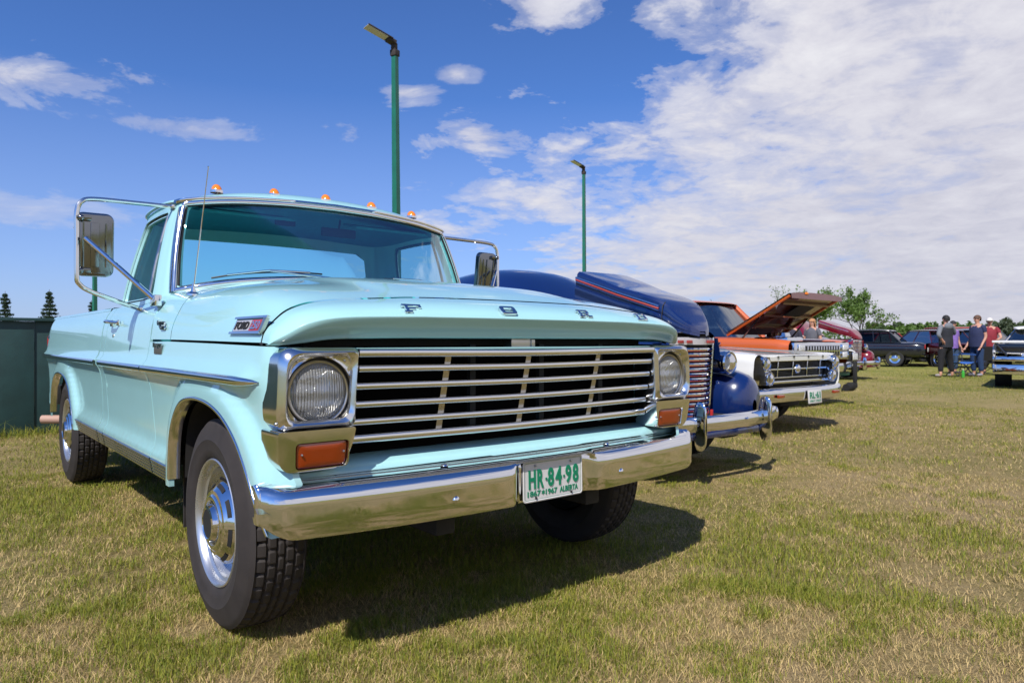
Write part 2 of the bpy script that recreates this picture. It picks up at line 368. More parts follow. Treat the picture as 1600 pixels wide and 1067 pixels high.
for sgn in (-1, 1):
    st = .022
    side_panel('fender', fender_out, sgn, st, lip=.02)
    d = side_panel('door', door_out, sgn, st)
    side_panel('cab_corner', cabc_out, sgn, st)
    side_panel('bed_side', bed_out, sgn, .03 if sgn < 0 else .06)
    # bed rail and inner wall
    prof = [(.911, 1.183), (.905, 1.196), (.89, 1.203), (.845, 1.203), (.835, 1.19), (.835, .72)]
    MB().grid([[(sgn*x, y, z) for x, z in prof] for y in (2.622, 4.90)]).build('bed_rail', M_turq, truck)
    # arch trims (bright metal lip)
    for A in (ARCHF, ARCHR):
        A = A[(A[:, 1] > .445)]; x = Xs(A[:, 0], A[:, 1]); T = np.gradient(A, axis=0); T /= np.linalg.norm(T, axis=1)[:, None]
        Nn = np.stack([T[:, 1], -T[:, 0]], 1)*(1 if A is not None else 1)
        c = np.array([A[:, 0].mean(), .5]); Nn *= np.sign(((A-c)*Nn).sum(1))[:, None]
        rows = []
        for off, dx_ in ((.010, .001), (.008, .0045), (.0, .005), (-.003, .002), (-.004, -.040)):
            Q = A+Nn*off; rows.append(np.stack([sgn*(x+dx_), Q[:, 0], Q[:, 1]], 1))
        MB().grid(rows).build('wheel_arch_trim', M_alu, truck, ang=60)
        # dark wheel well
        B = np.stack([sgn*(x-.06), A[:, 0], A[:, 1]], 1); C_ = B.copy(); C_[:, 0] = sgn*.45
        w = MB().grid([B, C_]); yz = np.concatenate([A, [[A[-1][0], .5], [A[0][0], .5]]])
        w.build('wheel_well', M_under, truck)
    # long side moulding in three lengths, split at the door gaps
    for y0, y1 in ((.135, 1.485), (1.50, 2.475), (2.615, 4.985)):
        ys = np.linspace(y0, y1, 40); prof = [(-.016, 0), (-.014, .006), (-.006, .011), (.005, .012), (.012, .008), (.015, 0)]
        tp = np.sqrt(np.clip((ys-.135)/.15, 0, 1)) if y0 < .2 else np.ones_like(ys)
        G = [[(sgn*(Xs(y, .893)+.0005+o*(.35+.65*t)), y, .893+h*(.12+.88*t)) for h, o in prof] for y, t in zip(ys, tp)]
        MB().grid(G).build('side_moulding', M_chrome, truck, ang=50)
    # ribbed rocker mouldings
    for y0, y1 in ((1.085, 1.385), (1.405, 2.43), (2.45, 2.598), (2.62, 3.395)):
        zs = []; 
        for k in range(5): z = .508-.014*k; zs += [(z, .007), (z-.008, .007), (z-.010, .002), (z-.0135, .002)]
        zs = [(.513, 0.0)]+zs+[(.438, .0)]
        G = [[(sgn*(sbase(z)+o+.001), y, z) for z, o in zs] for y in np.linspace(y0, y1, 8)]
        MB().grid(G).build('rocker_moulding', M_alud, truck, ang=30)
# ---- hood and nose
hx = np.array([0, .22, .42, .53, .76, .865, .922, .948, .957])
nose_y = [[.12]*9, [.055, .055, .055, .056, .06, .07, .085, .095, .10], [.040, .040, .040, .041, .046, .055, .075, .09, .098], [.010, .010, .010, .011, .016, .03, .062, .084, .096],
          [0, 0, 0, .001, .006, .022, .056, .08, .094], [.003, .003, .003, .004, .009, .026, .060, .083, .096], [.010, .010, .010, .011, .018, .036, .066, .087, .098], [.032, .032, .032, .034, .042, .056, .079, .092, .101],
          [.078, .078, .078, .08, .085, .092, .1, .108, .114], [.15]*9]
nose_z = [[1.034]*5+[1.03, 1.015, 1.008, 1.006], [1.026]*4+[1.022, 1.010, 1.004, 1.003, 1.003], [1.046, 1.046, 1.045, 1.043, 1.036, 1.022, 1.009, 1.006, 1.004], [1.082, 1.082, 1.08, 1.078, 1.066, 1.046, 1.02, 1.010, 1.005],
          [1.096, 1.096, 1.095, 1.094, 1.086, 1.067, 1.034, 1.016, 1.006], [1.102, 1.102, 1.101, 1.100, 1.092, 1.073, 1.038, 1.018, 1.0065], [1.110, 1.110, 1.109, 1.107, 1.099, 1.080, 1.044, 1.022, 1.007], [1.128, 1.128, 1.126, 1.124, 1.113, 1.092, 1.054, 1.028, 1.008],
          [1.150, 1.149, 1.147, 1.143, 1.129, 1.105, 1.064, 1.035, 1.010], [1.170, 1.169, 1.166, 1.160, 1.143, 1.116, 1.074, 1.042, 1.012]]
nx = [hx]*10
T = np.stack([np.array(nx), np.array(nose_y), np.array(nose_z)], -1)
MB().grid(surf(T, 4, 5)).mirror().build('hood_nose', M_turq, truck, weld=1e-4, ang=60)
rows = [(.160, [1.1745, 1.1735, 1.1705, 1.1645, 1.1475, 1.1205, 1.0770, 1.0435, 1.012]),
        (.30, [1.216, 1.214, 1.208, 1.196, 1.181, 1.153, 1.098, 1.052, 1.013]), (.5, [1.258, 1.256, 1.250, 1.230, 1.213, 1.180, 1.118, 1.062, 1.015]),
        (.8, [1.292, 1.289, 1.282, 1.260, 1.233, 1.194, 1.126, 1.068, 1.018]), (1.05, [1.308, 1.305, 1.297, 1.272, 1.238, 1.196, 1.127, 1.069, 1.020])]
HT = [np.stack([hx, np.full(9, y), np.array(z)], 1) for y, z in rows]
rear_y = np.array([1.35, 1.35, 1.35, 1.348, 1.335, 1.245, 1.185, 1.168, 1.162]); rear_z = np.array([1.322, 1.318, 1.308, 1.283, 1.240, 1.197, 1.128, 1.070, 1.021])
HT[-1][:, 1] = [1.08, 1.08, 1.08, 1.08, 1.07, 1.04, 1.02, 1.01, 1.0]
HT.append(np.stack([hx, rear_y, rear_z], 1))
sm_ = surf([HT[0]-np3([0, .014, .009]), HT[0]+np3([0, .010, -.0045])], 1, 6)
MB().grid(sm_).mirror().build('hood_seam_shadow', M_black, truck)  # black strip laid under the gap, painting in the seam's shade
MB().grid(surf(HT, 6, 6)).mirror().build('hood', M_turq, truck, weld=1e-4, ang=60)
# cowl between hood and windscreen
c0 = np.stack([hx, rear_y+.006, rear_z], 1); c1 = np.array([(0, 1.41, 1.318), (.24, 1.417, 1.314), (.45, 1.445, 1.302), (.57, 1.478, 1.290), (.828, 1.588, 1.240), (.886, 1.66, 1.206), (.908, 1.60, 1.183), (.945, 1.488, 1.11), (.957, 1.488, 1.022)])
cm = (c0+c1)/2; cm[:4, 2] -= .012; cm[4:6, 2] += .004
MB().grid(surf([c0, cm, c1], 4, 5)).mirror().build('cowl', M_turq, truck, weld=1e-4, ang=60)
# cowl side under the seam is the fender; fill the strip next to the door top
# ---- cab upper shell from belt loop to roof loop
belt = np.array([(0, 1.405, 1.318), (.30, 1.42, 1.311), (.60, 1.477, 1.285), (.825, 1.590, 1.240), (.884, 1.68, 1.208), (.902, 1.80, 1.195), (.905, 2.0, 1.19), (.904, 2.25, 1.19), (.898, 2.42, 1.19), (.86, 2.545, 1.19), (.76, 2.59, 1.19), (.40, 2.60, 1.19), (0, 2.60, 1.19)])
topl = np.array([(0, 1.655, 1.748), (.28, 1.663, 1.742), (.55, 1.685, 1.724), (.735, 1.725, 1.700), (.772, 1.785, 1.693), (.786, 1.88, 1.697), (.786, 2.02, 1.702), (.785, 2.2, 1.70), (.775, 2.33, 1.694), (.735, 2.44, 1.69), (.65, 2.49, 1.69), (.35, 2.51, 1.70), (0, 2.515, 1.704)])
NS = 8; Bc, Tc = cr(belt, NS), cr(topl, NS); SL = len(Bc)-1
def cabP(s, h, off=0.0):
    s = np.clip(np3(s)*NS, 0, SL); i = np.minimum(s.astype(int), SL-1); f = (s-i)[..., None]
    b = Bc[i]*(1-f)+Bc[i+1]*f; t = Tc[i]*(1-f)+Tc[i+1]*f; h_ = np3(h)[..., None]; P = b*(1-h_)+t*h_
    k = 4*h_*(1-h_); c = np.array([0, 2.05, 0]); d = P-c; d[..., 2] = 0; d /= np.linalg.norm(d, axis=-1)[..., None]
    return P+d*(.012*k-off)
# outline in (s,h): windscreen opening s 0..3.05, side window 4.45..8.1, rear window 10.1..12
ws = [(0, .045), (2.9, .045), (3.02, .08), (3.10, .5), (3.16, .90), (3.05, .955), (0, .955)]
rw = [(12, .16), (10.35, .16), (10.12, .22), (10.12, .76), (10.35, .84), (12, .84)]
out = [(0, 0)]+ws+[(0, 1)]+[(s, 1) for s in np.arange(.5, 12.01, .5)]+rw[::-1]+[(12, 0)]+[(s, 0) for s in np.arange(11.5, .1, -.5)]
sw = rpoly([(4.45, .04), (8.05, .04), (8.05, .91), (4.55, .91)], [.25, .12, .35, .25])
SCL = np.array([1, 5.0])
V, F = sheet2d(np3(out)*SCL, [np3(sw)*SCL], .13); V = V/SCL
P = cabP(V[:, 0], V[:, 1]); P2 = cabP(V[:, 0], V[:, 1], .035)
cb = MB().add(P, F).add(P2, [f[::-1] for f in F])
for L in (sw, ws, rw):
    L = np3(L); Lr = resamp(L*SCL, .1)/SCL if L is sw else np.concatenate([[a+(b-a)*t for t in np.linspace(0, 1, 12, endpoint=False)] for a, b in zip(L[:-1], L[1:])]+[[L[-1]]])
    cb.grid([cabP(Lr[:, 0], Lr[:, 1]), cabP(Lr[:, 0], Lr[:, 1], .035)], cv=(L is sw or len(L) == len(sw)))
cb.mirror().build('cab_pillars', M_turq, truck, ang=40)
# roof
rs = np.linspace(0, 1, 15); S_ = np.arange(0, 12.001, .125); ring = cabP(S_, np.ones_like(S_)); ctr = np.array([0, 2.08, 1.742])
G = []
for r in rs:
    P = ring*(1-r)+ctr*r; P[:, 0] = ring[:, 0]*(1-r); P[:, 2] = ring[:, 2]*(1-r)+1.742*r+.085*(1-(1-r)**4.5); G.append(P)
MB().grid(G).mirror().build('roof', M_turq, truck, weld=1e-4, ang=60)
G = [ring*(1-r)+ctr*r+np.array([0, 0, -.03+.05*(1-(1-r)**4)]) for r in np.linspace(.03, 1, 8)]
MB().grid(G).mirror().build('headliner', M_headl, truck)
# drip rail round the roof
dr = cabP(S_, np.ones_like(S_), -.012); dr[:, 2] += .004
rows = [dr+np.array([0, 0, -.010]), cabP(S_, np.ones_like(S_), -.020)+np.array([0, 0, .002]), cabP(S_, np.ones_like(S_), -.016)+np.array([0, 0, .012]), cabP(S_, np.ones_like(S_), .004)+np.array([0, 0, .012])]
MB().grid([r[:33] for r in rows]).mirror().build('drip_moulding', M_chrome, truck, weld=1e-4, ang=60)
MB().grid([r[32:] for r in rows]).mirror().build('drip_rail', M_turq, truck, ang=60)
# glass and trims
def strip(s0, s1, h0, h1, off, n=24, m_=10):
    s, h = np.meshgrid(np.linspace(s0, s1, n), np.linspace(h0, h1, m_)); return cabP(s, h, off)
wg = MB().grid(strip(0, 3.12, .035, .965, .014, 30, 12)).mirror().build('windshield', M_glass, truck, weld=1e-4, ang=180)
MB().grid(strip(10.1, 12, .14, .86, .016)).mirror().build('rear_window', M_glass, truck, weld=1e-4, ang=180)
for sgn in (-1, 1):
    G = strip(4.42, 8.08, .02, .925, .024)*np.array([sgn, 1, 1]); MB().grid(G).build('door_window', M_glass, truck, ang=180)
    # rubber seal, inner door frame, vent divider
    Lr = resamp(sw*SCL, .1)/SCL; c = np.array([6.35, .475]); b = MB()
    def ringp(k, off): q = c+(Lr-c)*k; return cabP(q[:, 0], q[:, 1], off)*np.array([sgn, 1, 1])
    b.grid([ringp(1.0, .012), ringp(.972, .010), ringp(.962, .022)], cv=True); b.build('window_seal', M_blackrub, truck)
    MB().grid([ringp(.972, .018), ringp(.95, .012), ringp(.93, .013), ringp(.918, .026)], cv=True).build('window_frame', M_turq, truck)
    a = [cabP(np.array([s]), np.array([h]), .018)[0]*np.array([sgn, 1, 1]) for s, h in zip(np.linspace(5.25, 5.05, 8), np.linspace(.03, .9, 8))]
    MB().tube(a, .009, 8).build('vent_window_bar', M_alud, truck)
def trim_path(pts, w, material, name, par=truck, off=0.004, split=False):
    """flat bright strip that follows (s,h) points of the cab"""
    q = np3(pts); Lr = np.concatenate([[a+(b-a)*t for t in np.linspace(0, 1, 14, endpoint=False)] for a, b in zip(q[:-1], q[1:])]+[[q[-1]]])
    P0 = cabP(Lr[:, 0], Lr[:, 1], -off); T_ = np.gradient(P0, axis=0); T_ /= np.linalg.norm(T_, axis=1)[:, None]
    out_ = cabP(Lr[:, 0], Lr[:, 1], -1)-cabP(Lr[:, 0], Lr[:, 1], 0); Wd = np.cross(T_, out_); Wd /= np.linalg.norm(Wd, axis=1)[:, None]; On = np.cross(Wd, T_)*1.0
    On *= np.sign((On*out_).sum(1))[:, None]
    rows = [P0+Wd*w*k+On*o for k, o in ((-.5, -.006), (-.46, .001), (-.2, .005), (.2, .005), (.46, .001), (.5, -.006))]
    if split:
        MB().grid(rows).build(name, material, par, ang=70); return MB().grid(np3(rows)*np3([-1, 1, 1])).build(name, material, par, ang=70)
    return MB().grid(rows).mirror().build(name, material, par, weld=1e-4, ang=70)
trim_path([(0, .022), (2.95, .022), (3.06, .03)], .026, M_chrome, 'windshield_trim')
trim_path([(3.12, .015), (3.20, .5), (3.26, .935)], .042, M_alu, 'windshield_trim', split=True)
trim_path([(0, .972), (3.1, .972), (3.2, .955)], .026, M_chrome, 'windshield_trim')
# gasket just inside the trim
for pts in ([(0, .05), (2.95, .05)], [(3.0, .05), (3.06, .5), (3.10, .93)], [(0, .945), (3.05, .945)]):
    trim_path(pts, .010, M_blackrub, 'windshield_gasket', off=-.008, split=pts[0][0] > 1)
# cab inside
MB().box((0, 1.72, 1.19), (1.62, .34, .06), .03).build('dashboard', M_turqi, truck)
MB().box((0, 2.42, .95), (1.50, .14, .42), .05).box((0, 2.15, .72), (1.50, .55, .16), .05).build('bench_seat', M_turqi, truck)
b = MB(); b.lathe([(.19, -.009), (.199, 0), (.19, .009), (.181, 0), (.19, -.009)], (.40, 1.80, 1.285), (0, -.42, 1), 40)
b.tube([(.40, 1.80, 1.282), (.40, 1.64, 1.16)], .02, 8); b.tube([(.21, 1.80, 1.285), (.59, 1.80, 1.285)], .012, 6); b.build('steering_wheel', M_turqi, truck)
b = MB().box((.085, 1.78, 1.628), (.21, .02, .05), .008); b.tube([(.085, 1.78, 1.64), (.085, 1.76, 1.70)], .006, 6); b.build('interior_mirror', M_black, truck)
MB().box((-.22, 1.80, 1.655), (.11, .03, .03), .008).build('dome_lamp', M_black, truck)
for x0 in (-.42, .44): MB().box((x0, 1.86, 1.69), (.5, .17, .018), .008, Matrix.Rotation(R(12), 4, 'X')).build('sun_visor', M_headl, truck)
# floor, firewall, back wall, engine-bay box (keeps daylight out of the body)
MB().box((0, 1.95, .50), (1.80, 1.25, .04)).build('cab_floor', M_under, truck)
MB().box((0, 2.575, .86), (1.74, .02, .66)).build('cab_back_wall', M_turq, truck)
MB().box((0, 1.38, .78), (1.80, .02, .56)).build('firewall', M_black, truck)
MB().box((0, .85, .78), (1.20, .72, .42), .02).build('engine', M_black, truck)
MB().box((0, .34, .83), (1.60, .02, .44)).build('radiator', M_black, truck)
MB().box((-.36, 2.4, .42), (.08, 4.7, .13), .01).box((.36, 2.4, .42), (.08, 4.7, .13), .01).box((0, .35, .40), (.74, .12, .10), .01).box((0, HUBR, .37), (1.5, .10, .10), .03).box((0, HUBF, .34), (1.5, .09, .09), .03).build('chassis', M_under, truck)
MB().box((0, 3.76, .66), (1.66, 2.26, .03)).build('bed_floor', M_turqi, truck)
MB().box((0, 4.93, .92), (1.72, .04, .52), .012).build('tailgate', M_turq, truck)
MB().box((0, 2.64, .92), (1.68, .03, .54), .008).build('bed_front_wall', M_turq, truck)
for sgn in (-1, 1): MB().box((sgn*.80, 1.15, .40), (.22, .012, .30)).build('mud_flap', M_rubber, truck)
MB().box((0, 5.06, .56), (1.8, .10, .16), .02).build('rear_bumper', M_black, truck)
for sgn in (-1, 1): MB().box((sgn*.925, 4.945, .99), (.05, .03, .12), .01).build('tail_lamp', mat('tail_red', (.4, .01, .01), .2), truck)
# exhaust pipe at the tail
MB().tube([(-.62, 4.2, .40), (-.80, 4.45, .40), (-1.02, 4.62, .40)], .033, 14).build('exhaust_pipe', mat('rusty_pipe', (.42, .26, .2), .6), truck)

# ---- front: splash panel, grille, bezels, lamps
cols = np.linspace(-.96, .96, 41); G = []
for yy, zz_ in ((.16, .648), (.112, .640), (.096, .634), (.066, .618), (.052, .606), (.048, .58), (.05, .47)):
    G.append([(x, yy+.055*abs(x)**3*(1 if yy < .06 else .5), zz_) for x in cols])
MB().grid(G).build('splash_panel', M_turq, truck, ang=50)
MB().box((0, .085, .993), (1.40, .10, .006)).build('grille_header', M_turq, truck)
MB().box((0, .20, 1.06), (1.62, .02, .12)).build('hood_baffle', M_black, truck)
M_void = mat('dark_recess', (.004, .004, .0045), .9, spec=.1)
def gy(z): return np.interp(z, [.69, .985], [.072, .002])
grille = MB().box((0, .20, .84), (1.56, .012, .40)).build('grille', M_void, truck)
def bar(zc, hh, xe, dep=.034, name='grille_bar'):
    prof = []
    for yo, zo in ((dep, .5), (.010, .5), (.003, .42), (0, .2), (0, -.2), (.003, -.42), (.010, -.5), (dep, -.5)): prof.append((gy(zc)+yo, zc+zo*hh))
    xs = np.concatenate([np.linspace(-xe, -xe+.02, 3), np.linspace(-xe+.05, xe-.05, 30), np.linspace(xe-.02, xe, 3)])
    G = [[(x, y+.010*(x/.72)**2, z-.0025*math.cos(x*4)) for y, z in prof] for x in xs]
    return MB().grid(G).build(name, M_alu, grille, ang=50)
bar(.978, .027, .705, .055)
for z_, xe in ((.929, .700), (.874, .703), (.816, .708), (.760, .712)): bar(z_, .023, xe)
bar(.704, .029, .722, .05)
for xd in (-.363, 0.0, .375):
    G = [[(xd+dx_, gy(z_)+.014+(.0 if abs(dx_) < .009 else .012), z_) for dx_ in (-.012, -.009, .009, .012)] for z_ in (.985, .70)]
    MB().grid(G).build('grille_divider', M_alud, grille, ang=30)
    for z_ in (.929, .874, .816, .760): pass
# vertical radiator details behind the bars, hood latch
MB().box((0, .10, 1.008), (.10, .05, .045), .006).box((.055, .085, 1.01), (.018, .03, .03), .004).build('hood_latch', M_alud, truck)
for xk in (-.18, .16, .5): MB().box((xk, .15, .84), (.025, .02, .33)).build('radiator_brace', mat('dark_grey', (.03, .035, .04), .6), grille)
def bezel(sgn):
    b = MB(); cx, cz = .829, .864; K = 64
    th = np.linspace(0, 2*math.pi, K, endpoint=False)
    def ray(poly):
        """points of a closed outline at K angles about the lamp centre"""
        poly = np3(poly); o = []
        for t in th:
            d = np.array([math.cos(t), math.sin(t)]); best = None
            for a, q in zip(poly, np.roll(poly, -1, 0)):
                e = q-a; den = d[0]*e[1]-d[1]*e[0]
                if abs(den) < 1e-12: continue
                w = a-np.array([cx, cz]); s_ = (w[0]*e[1]-w[1]*e[0])/den; u_ = (w[0]*d[1]-w[1]*d[0])/den
                if s_ > 0 and -1e-9 <= u_ <= 1+1e-9 and (best is None or s_ < best): best = s_
            o.append((cx+d[0]*best, cz+d[1]*best))
        return np.array(o)
    upo = rpoly([(.955, .998), (.702, .998), (.712, .86), (.716, .757), (.950, .757), (.962, .80)], [.045, .008, .05, .02, .012, .05], 8)
    upi = rpoly([(.938, .982), (.715, .984), (.724, .86), (.728, .772), (.932, .772), (.944, .81)], [.05, .012, .05, .035, .02, .05], 8)
    up2 = rpoly([(.928, .972), (.727, .974), (.735, .86), (.740, .782), (.924, .782), (.935, .82)], [.06, .03, .05, .045, .04, .05], 8)
    def ring(P, y, k=1.0, c=(cx, cz)):
        q = np.array(c)+(P-np.array(c))*k; yy = np3(y) if not np.isscalar(y) else np.full(len(P), y)
        yy = yy+.20*np.clip(q[:, 0]-.90, 0, None)**1.5*(1)+.13*np.clip(.80-q[:, 1], 0, None)
        return np.stack([sgn*q[:, 0], yy, q[:, 1]], 1)
    O, I, I2 = ray(upo), ray(upi), ray(up2); Cc = np.stack([cx+.105*np.cos(th), cz+.105*np.sin(th)], 1)
    rows = [ring(O, .13), ring(O, .030), ring(O, .018, .993), ring(I, .004, 1.02), ring(I, .002), ring(I2, .010), ring(I2, .022, .97), ring((I2+Cc*2)/3, .027), ring(Cc, .024), ring(Cc, .034, .98), ring(Cc, .06, .955)]
    b.grid(rows, cv=True)
    # lower housing with the turn signal
    lc = (.822, .676); lo = rpoly([(.963, .757), (.716, .757), (.722, .715), (.748, .640), (.775, .634), (.932, .634), (.956, .66)], [.008, .008, .02, .02, .02, .03, .04], 6)
    ts = rpoly([(.905, .718), (.742, .718), (.745, .642), (.902, .642)], .014, 6)
    def r2(P, y, k=1.0):
        q = np.array(lc)+(P-np.array(lc))*k; yy = y+.20*np.clip(q[:, 0]-.90, 0, None)**1.5+.13*np.clip(.80-q[:, 1], 0, None); return np.stack([sgn*q[:, 0], yy, q[:, 1]], 1)
    import bisect
    def rs(P, n):
        P = np.concatenate([P, P[:1]]); d = np.concatenate([[0], np.cumsum(np.linalg.norm(np.diff(P, axis=0), axis=1))]); t = np.linspace(0, d[-1], n, endpoint=False)
        return np.stack([np.interp(t, d, P[:, 0]), np.interp(t, d, P[:, 1])], 1)
    def byang(P, n=160):
        P = rs(P, 1200); a = np.arctan2(P[:, 1]-lc[1], P[:, 0]-lc[0]); o = np.argsort(a); a, P = a[o], P[o]
        t = np.linspace(-math.pi, math.pi, n, endpoint=False); return np.stack([np.interp(t, a, P[:, 0], period=2*math.pi), np.interp(t, a, P[:, 1], period=2*math.pi)], 1)
    L0, L1 = byang(lo), byang(ts)
    b.grid([r2(L0, .13), r2(L0, .022), r2(L0, .006, .985), r2(L1, .004, 1.09), r2(L1, .004, 1.04), r2(L1, .012, 1.0), r2(L1, .03, .99)], cv=True)
    bz = b.build('headlight_bezel', M_alu, truck, ang=50)
    ln = MB().grid([r2(L1, .020, 1.0), r2(L1, .010, .97), r2(L1, .007, .85), r2(L1, .007, .4), r2(L1, .007, .01)], cv=True)
    t = ln.build('turn_signal', M_amber, truck, ang=50)
    for ux in (-.066, .066): MB().ball((sgn*(lc[0]+ux), .019, .685), .0035, 8).build('screw', M_alud, t)
    for q_, r_ in (((.958, .035, .778), .006), ((.75, .024, .957), .004), ((.90, .024, .957), .004)): MB().ball((sgn*q_[0], q_[1], q_[2]), r_, 10).build('screw', M_alud, bz)
    # sealed beam lamp
    hl = MB().lathe([(.0985, .044), (.0965, .034), (.0925, .030), (.0885, .031), (.086, .036), (.0855, .05)], (sgn*cx, 0, cz), (0, 1, 0), 64).build('headlight', M_alud, truck, ang=50)
    MB().lathe([(.103, .040), (.0985, .038), (.0985, .06)], (sgn*cx, 0, cz), (0, 1, 0), 48).build('lamp_ring', M_blackrub, hl)
    MB().lathe([(.0865, .044), (.080, .066), (.068, .086), (.050, .103), (.03, .113), (.001, .117)], (sgn*cx, 0, cz), (0, 1, 0), 48).ball((sgn*cx, .080, cz), .012, 8).build('reflector', M_refl, hl, ang=80)
    MB().lathe([(.0865, .036), (.083, .030), (.07, .023), (.05, .018), (.025, .015), (.0005, .014)], (sgn*cx, 0, cz), (0, 1, 0), 64).build('lens', M_lens, hl, ang=180)
# fluted lens glass and the mirror bowl behind it
M_refl = bpy.data.materials.new('lamp_reflector'); M_refl.use_nodes = True; N = NT(M_refl.node_tree); b_ = N.n['Principled BSDF']
b_.inputs['Metallic'].default_value = .35; b_.inputs['Roughness'].default_value = .30; b_.inputs['Base Color'].default_value = (.97, .97, .96, 1)
oc = N.new('ShaderNodeTexCoord').outputs['Object']; sp = N.new('ShaderNodeSeparateXYZ'); N.link(oc, sp.inputs[0])
wv = N.math('SINE', N.math('MULTIPLY', sp.outputs[0], 2*math.pi/.0085)); hgt = N.math('ADD', wv, N.math('MULTIPLY', N.noise(oc, 45, 3, .6), 5.0))
bn = N.new('ShaderNodeBump'); bn.inputs['Strength'].default_value = 1.0; bn.inputs['Distance'].default_value = .0022; N.link(hgt, bn.inputs['Height']); N.link(bn.outputs[0], b_.inputs['Normal'])
M_lens = bpy.data.materials.new('fluted_lens'); M_lens.use_nodes = True; N = NT(M_lens.node_tree); N.n.clear()
o_ = N.new('ShaderNodeOutputMaterial'); mx = N.new('ShaderNodeMixShader'); gl = N.new('ShaderNodeBsdfGlossy'); gl.inputs['Roughness'].default_value = .05
tr_ = N.new('ShaderNodeBsdfTransparent'); tr_.inputs[0].default_value = (.92, .93, .93, 1)
oc = N.new('ShaderNodeTexCoord').outputs['Object']; sp = N.new('ShaderNodeSeparateXYZ'); N.link(oc, sp.inputs[0])
wv = N.math('SINE', N.math('MULTIPLY', sp.outputs[0], 2*math.pi/.0085)); w2 = N.math('SINE', N.math('MULTIPLY', sp.outputs[2], 2*math.pi/.045))
nz = N.noise(oc, 60, 3, .6)
hgt = N.math('ADD', N.math('ADD', wv, N.math('MULTIPLY', w2, 1.4)), N.math('MULTIPLY', nz, 3.0))
bn = N.new('ShaderNodeBump'); bn.inputs['Strength'].default_value = .9; bn.inputs['Distance'].default_value = .002; N.link(hgt, bn.inputs['Height'])
fr = N.new('ShaderNodeFresnel'); N.link(bn.outputs[0], fr.inputs['Normal']); N.link(bn.outputs[0], gl.inputs['Normal'])
N.link(N.math('ADD', N.math('MULTIPLY', fr.outputs[0], 1.0), .06), mx.inputs[0]); df_ = N.new('ShaderNodeBsdfDiffuse'); df_.inputs[0].default_value = (.85, .86, .86, 1); N.link(bn.outputs[0], df_.inputs['Normal']); m0_ = N.new('ShaderNodeMixShader'); m0_.inputs[0].default_value = .22; N.link(tr_.outputs[0], m0_.inputs[1]); N.link(df_.outputs[0], m0_.inputs[2])
N.link(m0_.outputs[0], mx.inputs[1]); N.link(gl.outputs[0], mx.inputs[2]); N.link(mx.outputs[0], o_.inputs[0])
for sgn in (-1, 1): bezel(sgn)

# ---- bumper with the licence plate recess
xs = np.concatenate([np.linspace(-1.0, -.9, 9), np.linspace(-.88, -.17, 20), np.linspace(-.155, -.09, 9), np.linspace(-.06, .18, 6), np.linspace(.20, .27, 9), np.linspace(.31, .88, 16), np.linspace(.9, 1.0, 9)])
G = []
for x in xs:
    a = abs(x); yf = -.078+.085*a**2.2+(.0 if a < .93 else .030*((a-.93)/.07)**2)
    rec = smooth(-.165, -.108, x)*(1-smooth(.215, .285, x)); zt = .575-.0*a; zb = .445+.004*a**4+(.0 if a < .90 else .045*((a-.90)/.10)**2.2)
    e = 0 if a < .93 else ((a-.93)/.07)**2; xx = math.copysign(a+.0*e, x)
    prof = [(.055, zb+.02), (.02, zb), (.006, zb-.001), (0, zb+.008), (0, zb+.05), (0, .535-.008*e), (0, .553-.006*e), (.003, .566-.005*e), (.010, .578-.004*e), (.022, .588-.003*e), (.042, .596), (.070, .601), (.075, .597), (.079, .602), (.092, .604), (.096, .600), (.101, .605), (.125, .608)]
    row = []
    sh_ = 1-.78*e if a >= .93 else 1.0
    for k, (yo, z) in enumerate(prof):
        y = yf+yo*sh_
        if rec > 0:
            if z < .575 and yo < .03: y += rec*.030
            if 5 <= k <= 9: z += rec*(.022-(.0))*max(0, 1-(k-5)*.15); y = min(y, yf+.045+yo)
            z = min(z, .606)
        row.append((xx, y, z))
    G.append(row)
bumper = MB().grid(G)
for s_ in (-1, 1):                                               # the ends wrap back
    e = np3(G[0] if s_ < 0 else G[-1]); rows = [e]
    for k in range(1, 5): 
        t = k/4; q = e.copy(); q[:, 0] += s_*.012*math.sin(t*math.pi/2); q[:, 1] += .022*t*t; q[:, 2] = .53+(q[:, 2]-.53)*(1-.10*t*t); rows.append(q)
        q[:, 1] = np.maximum(q[:, 1], e[:, 1]); 
    bumper.grid(rows)
bumper = bumper.build('bumper', M_chrome, truck, weld=1e-4, ang=60)
def yb(x): return -.078+.085*abs(x)**2.2
for x_ in (-.40, .40):
    MB().lathe([(.0001, -.007), (.008, -.006), (.0125, -.002), (.014, .002)], (x_, yb(x_), .500), (0, 1, 0), 20).build('bumper_bolt', M_chrome, bumper)
    MB().lathe([(.0001, .008), (.008, .007), (.0125, .003), (.014, .0)], (x_*.99, yb(x_)+.075, .602), (0, 0, 1), 20).build('bumper_bolt', M_chrome, bumper)
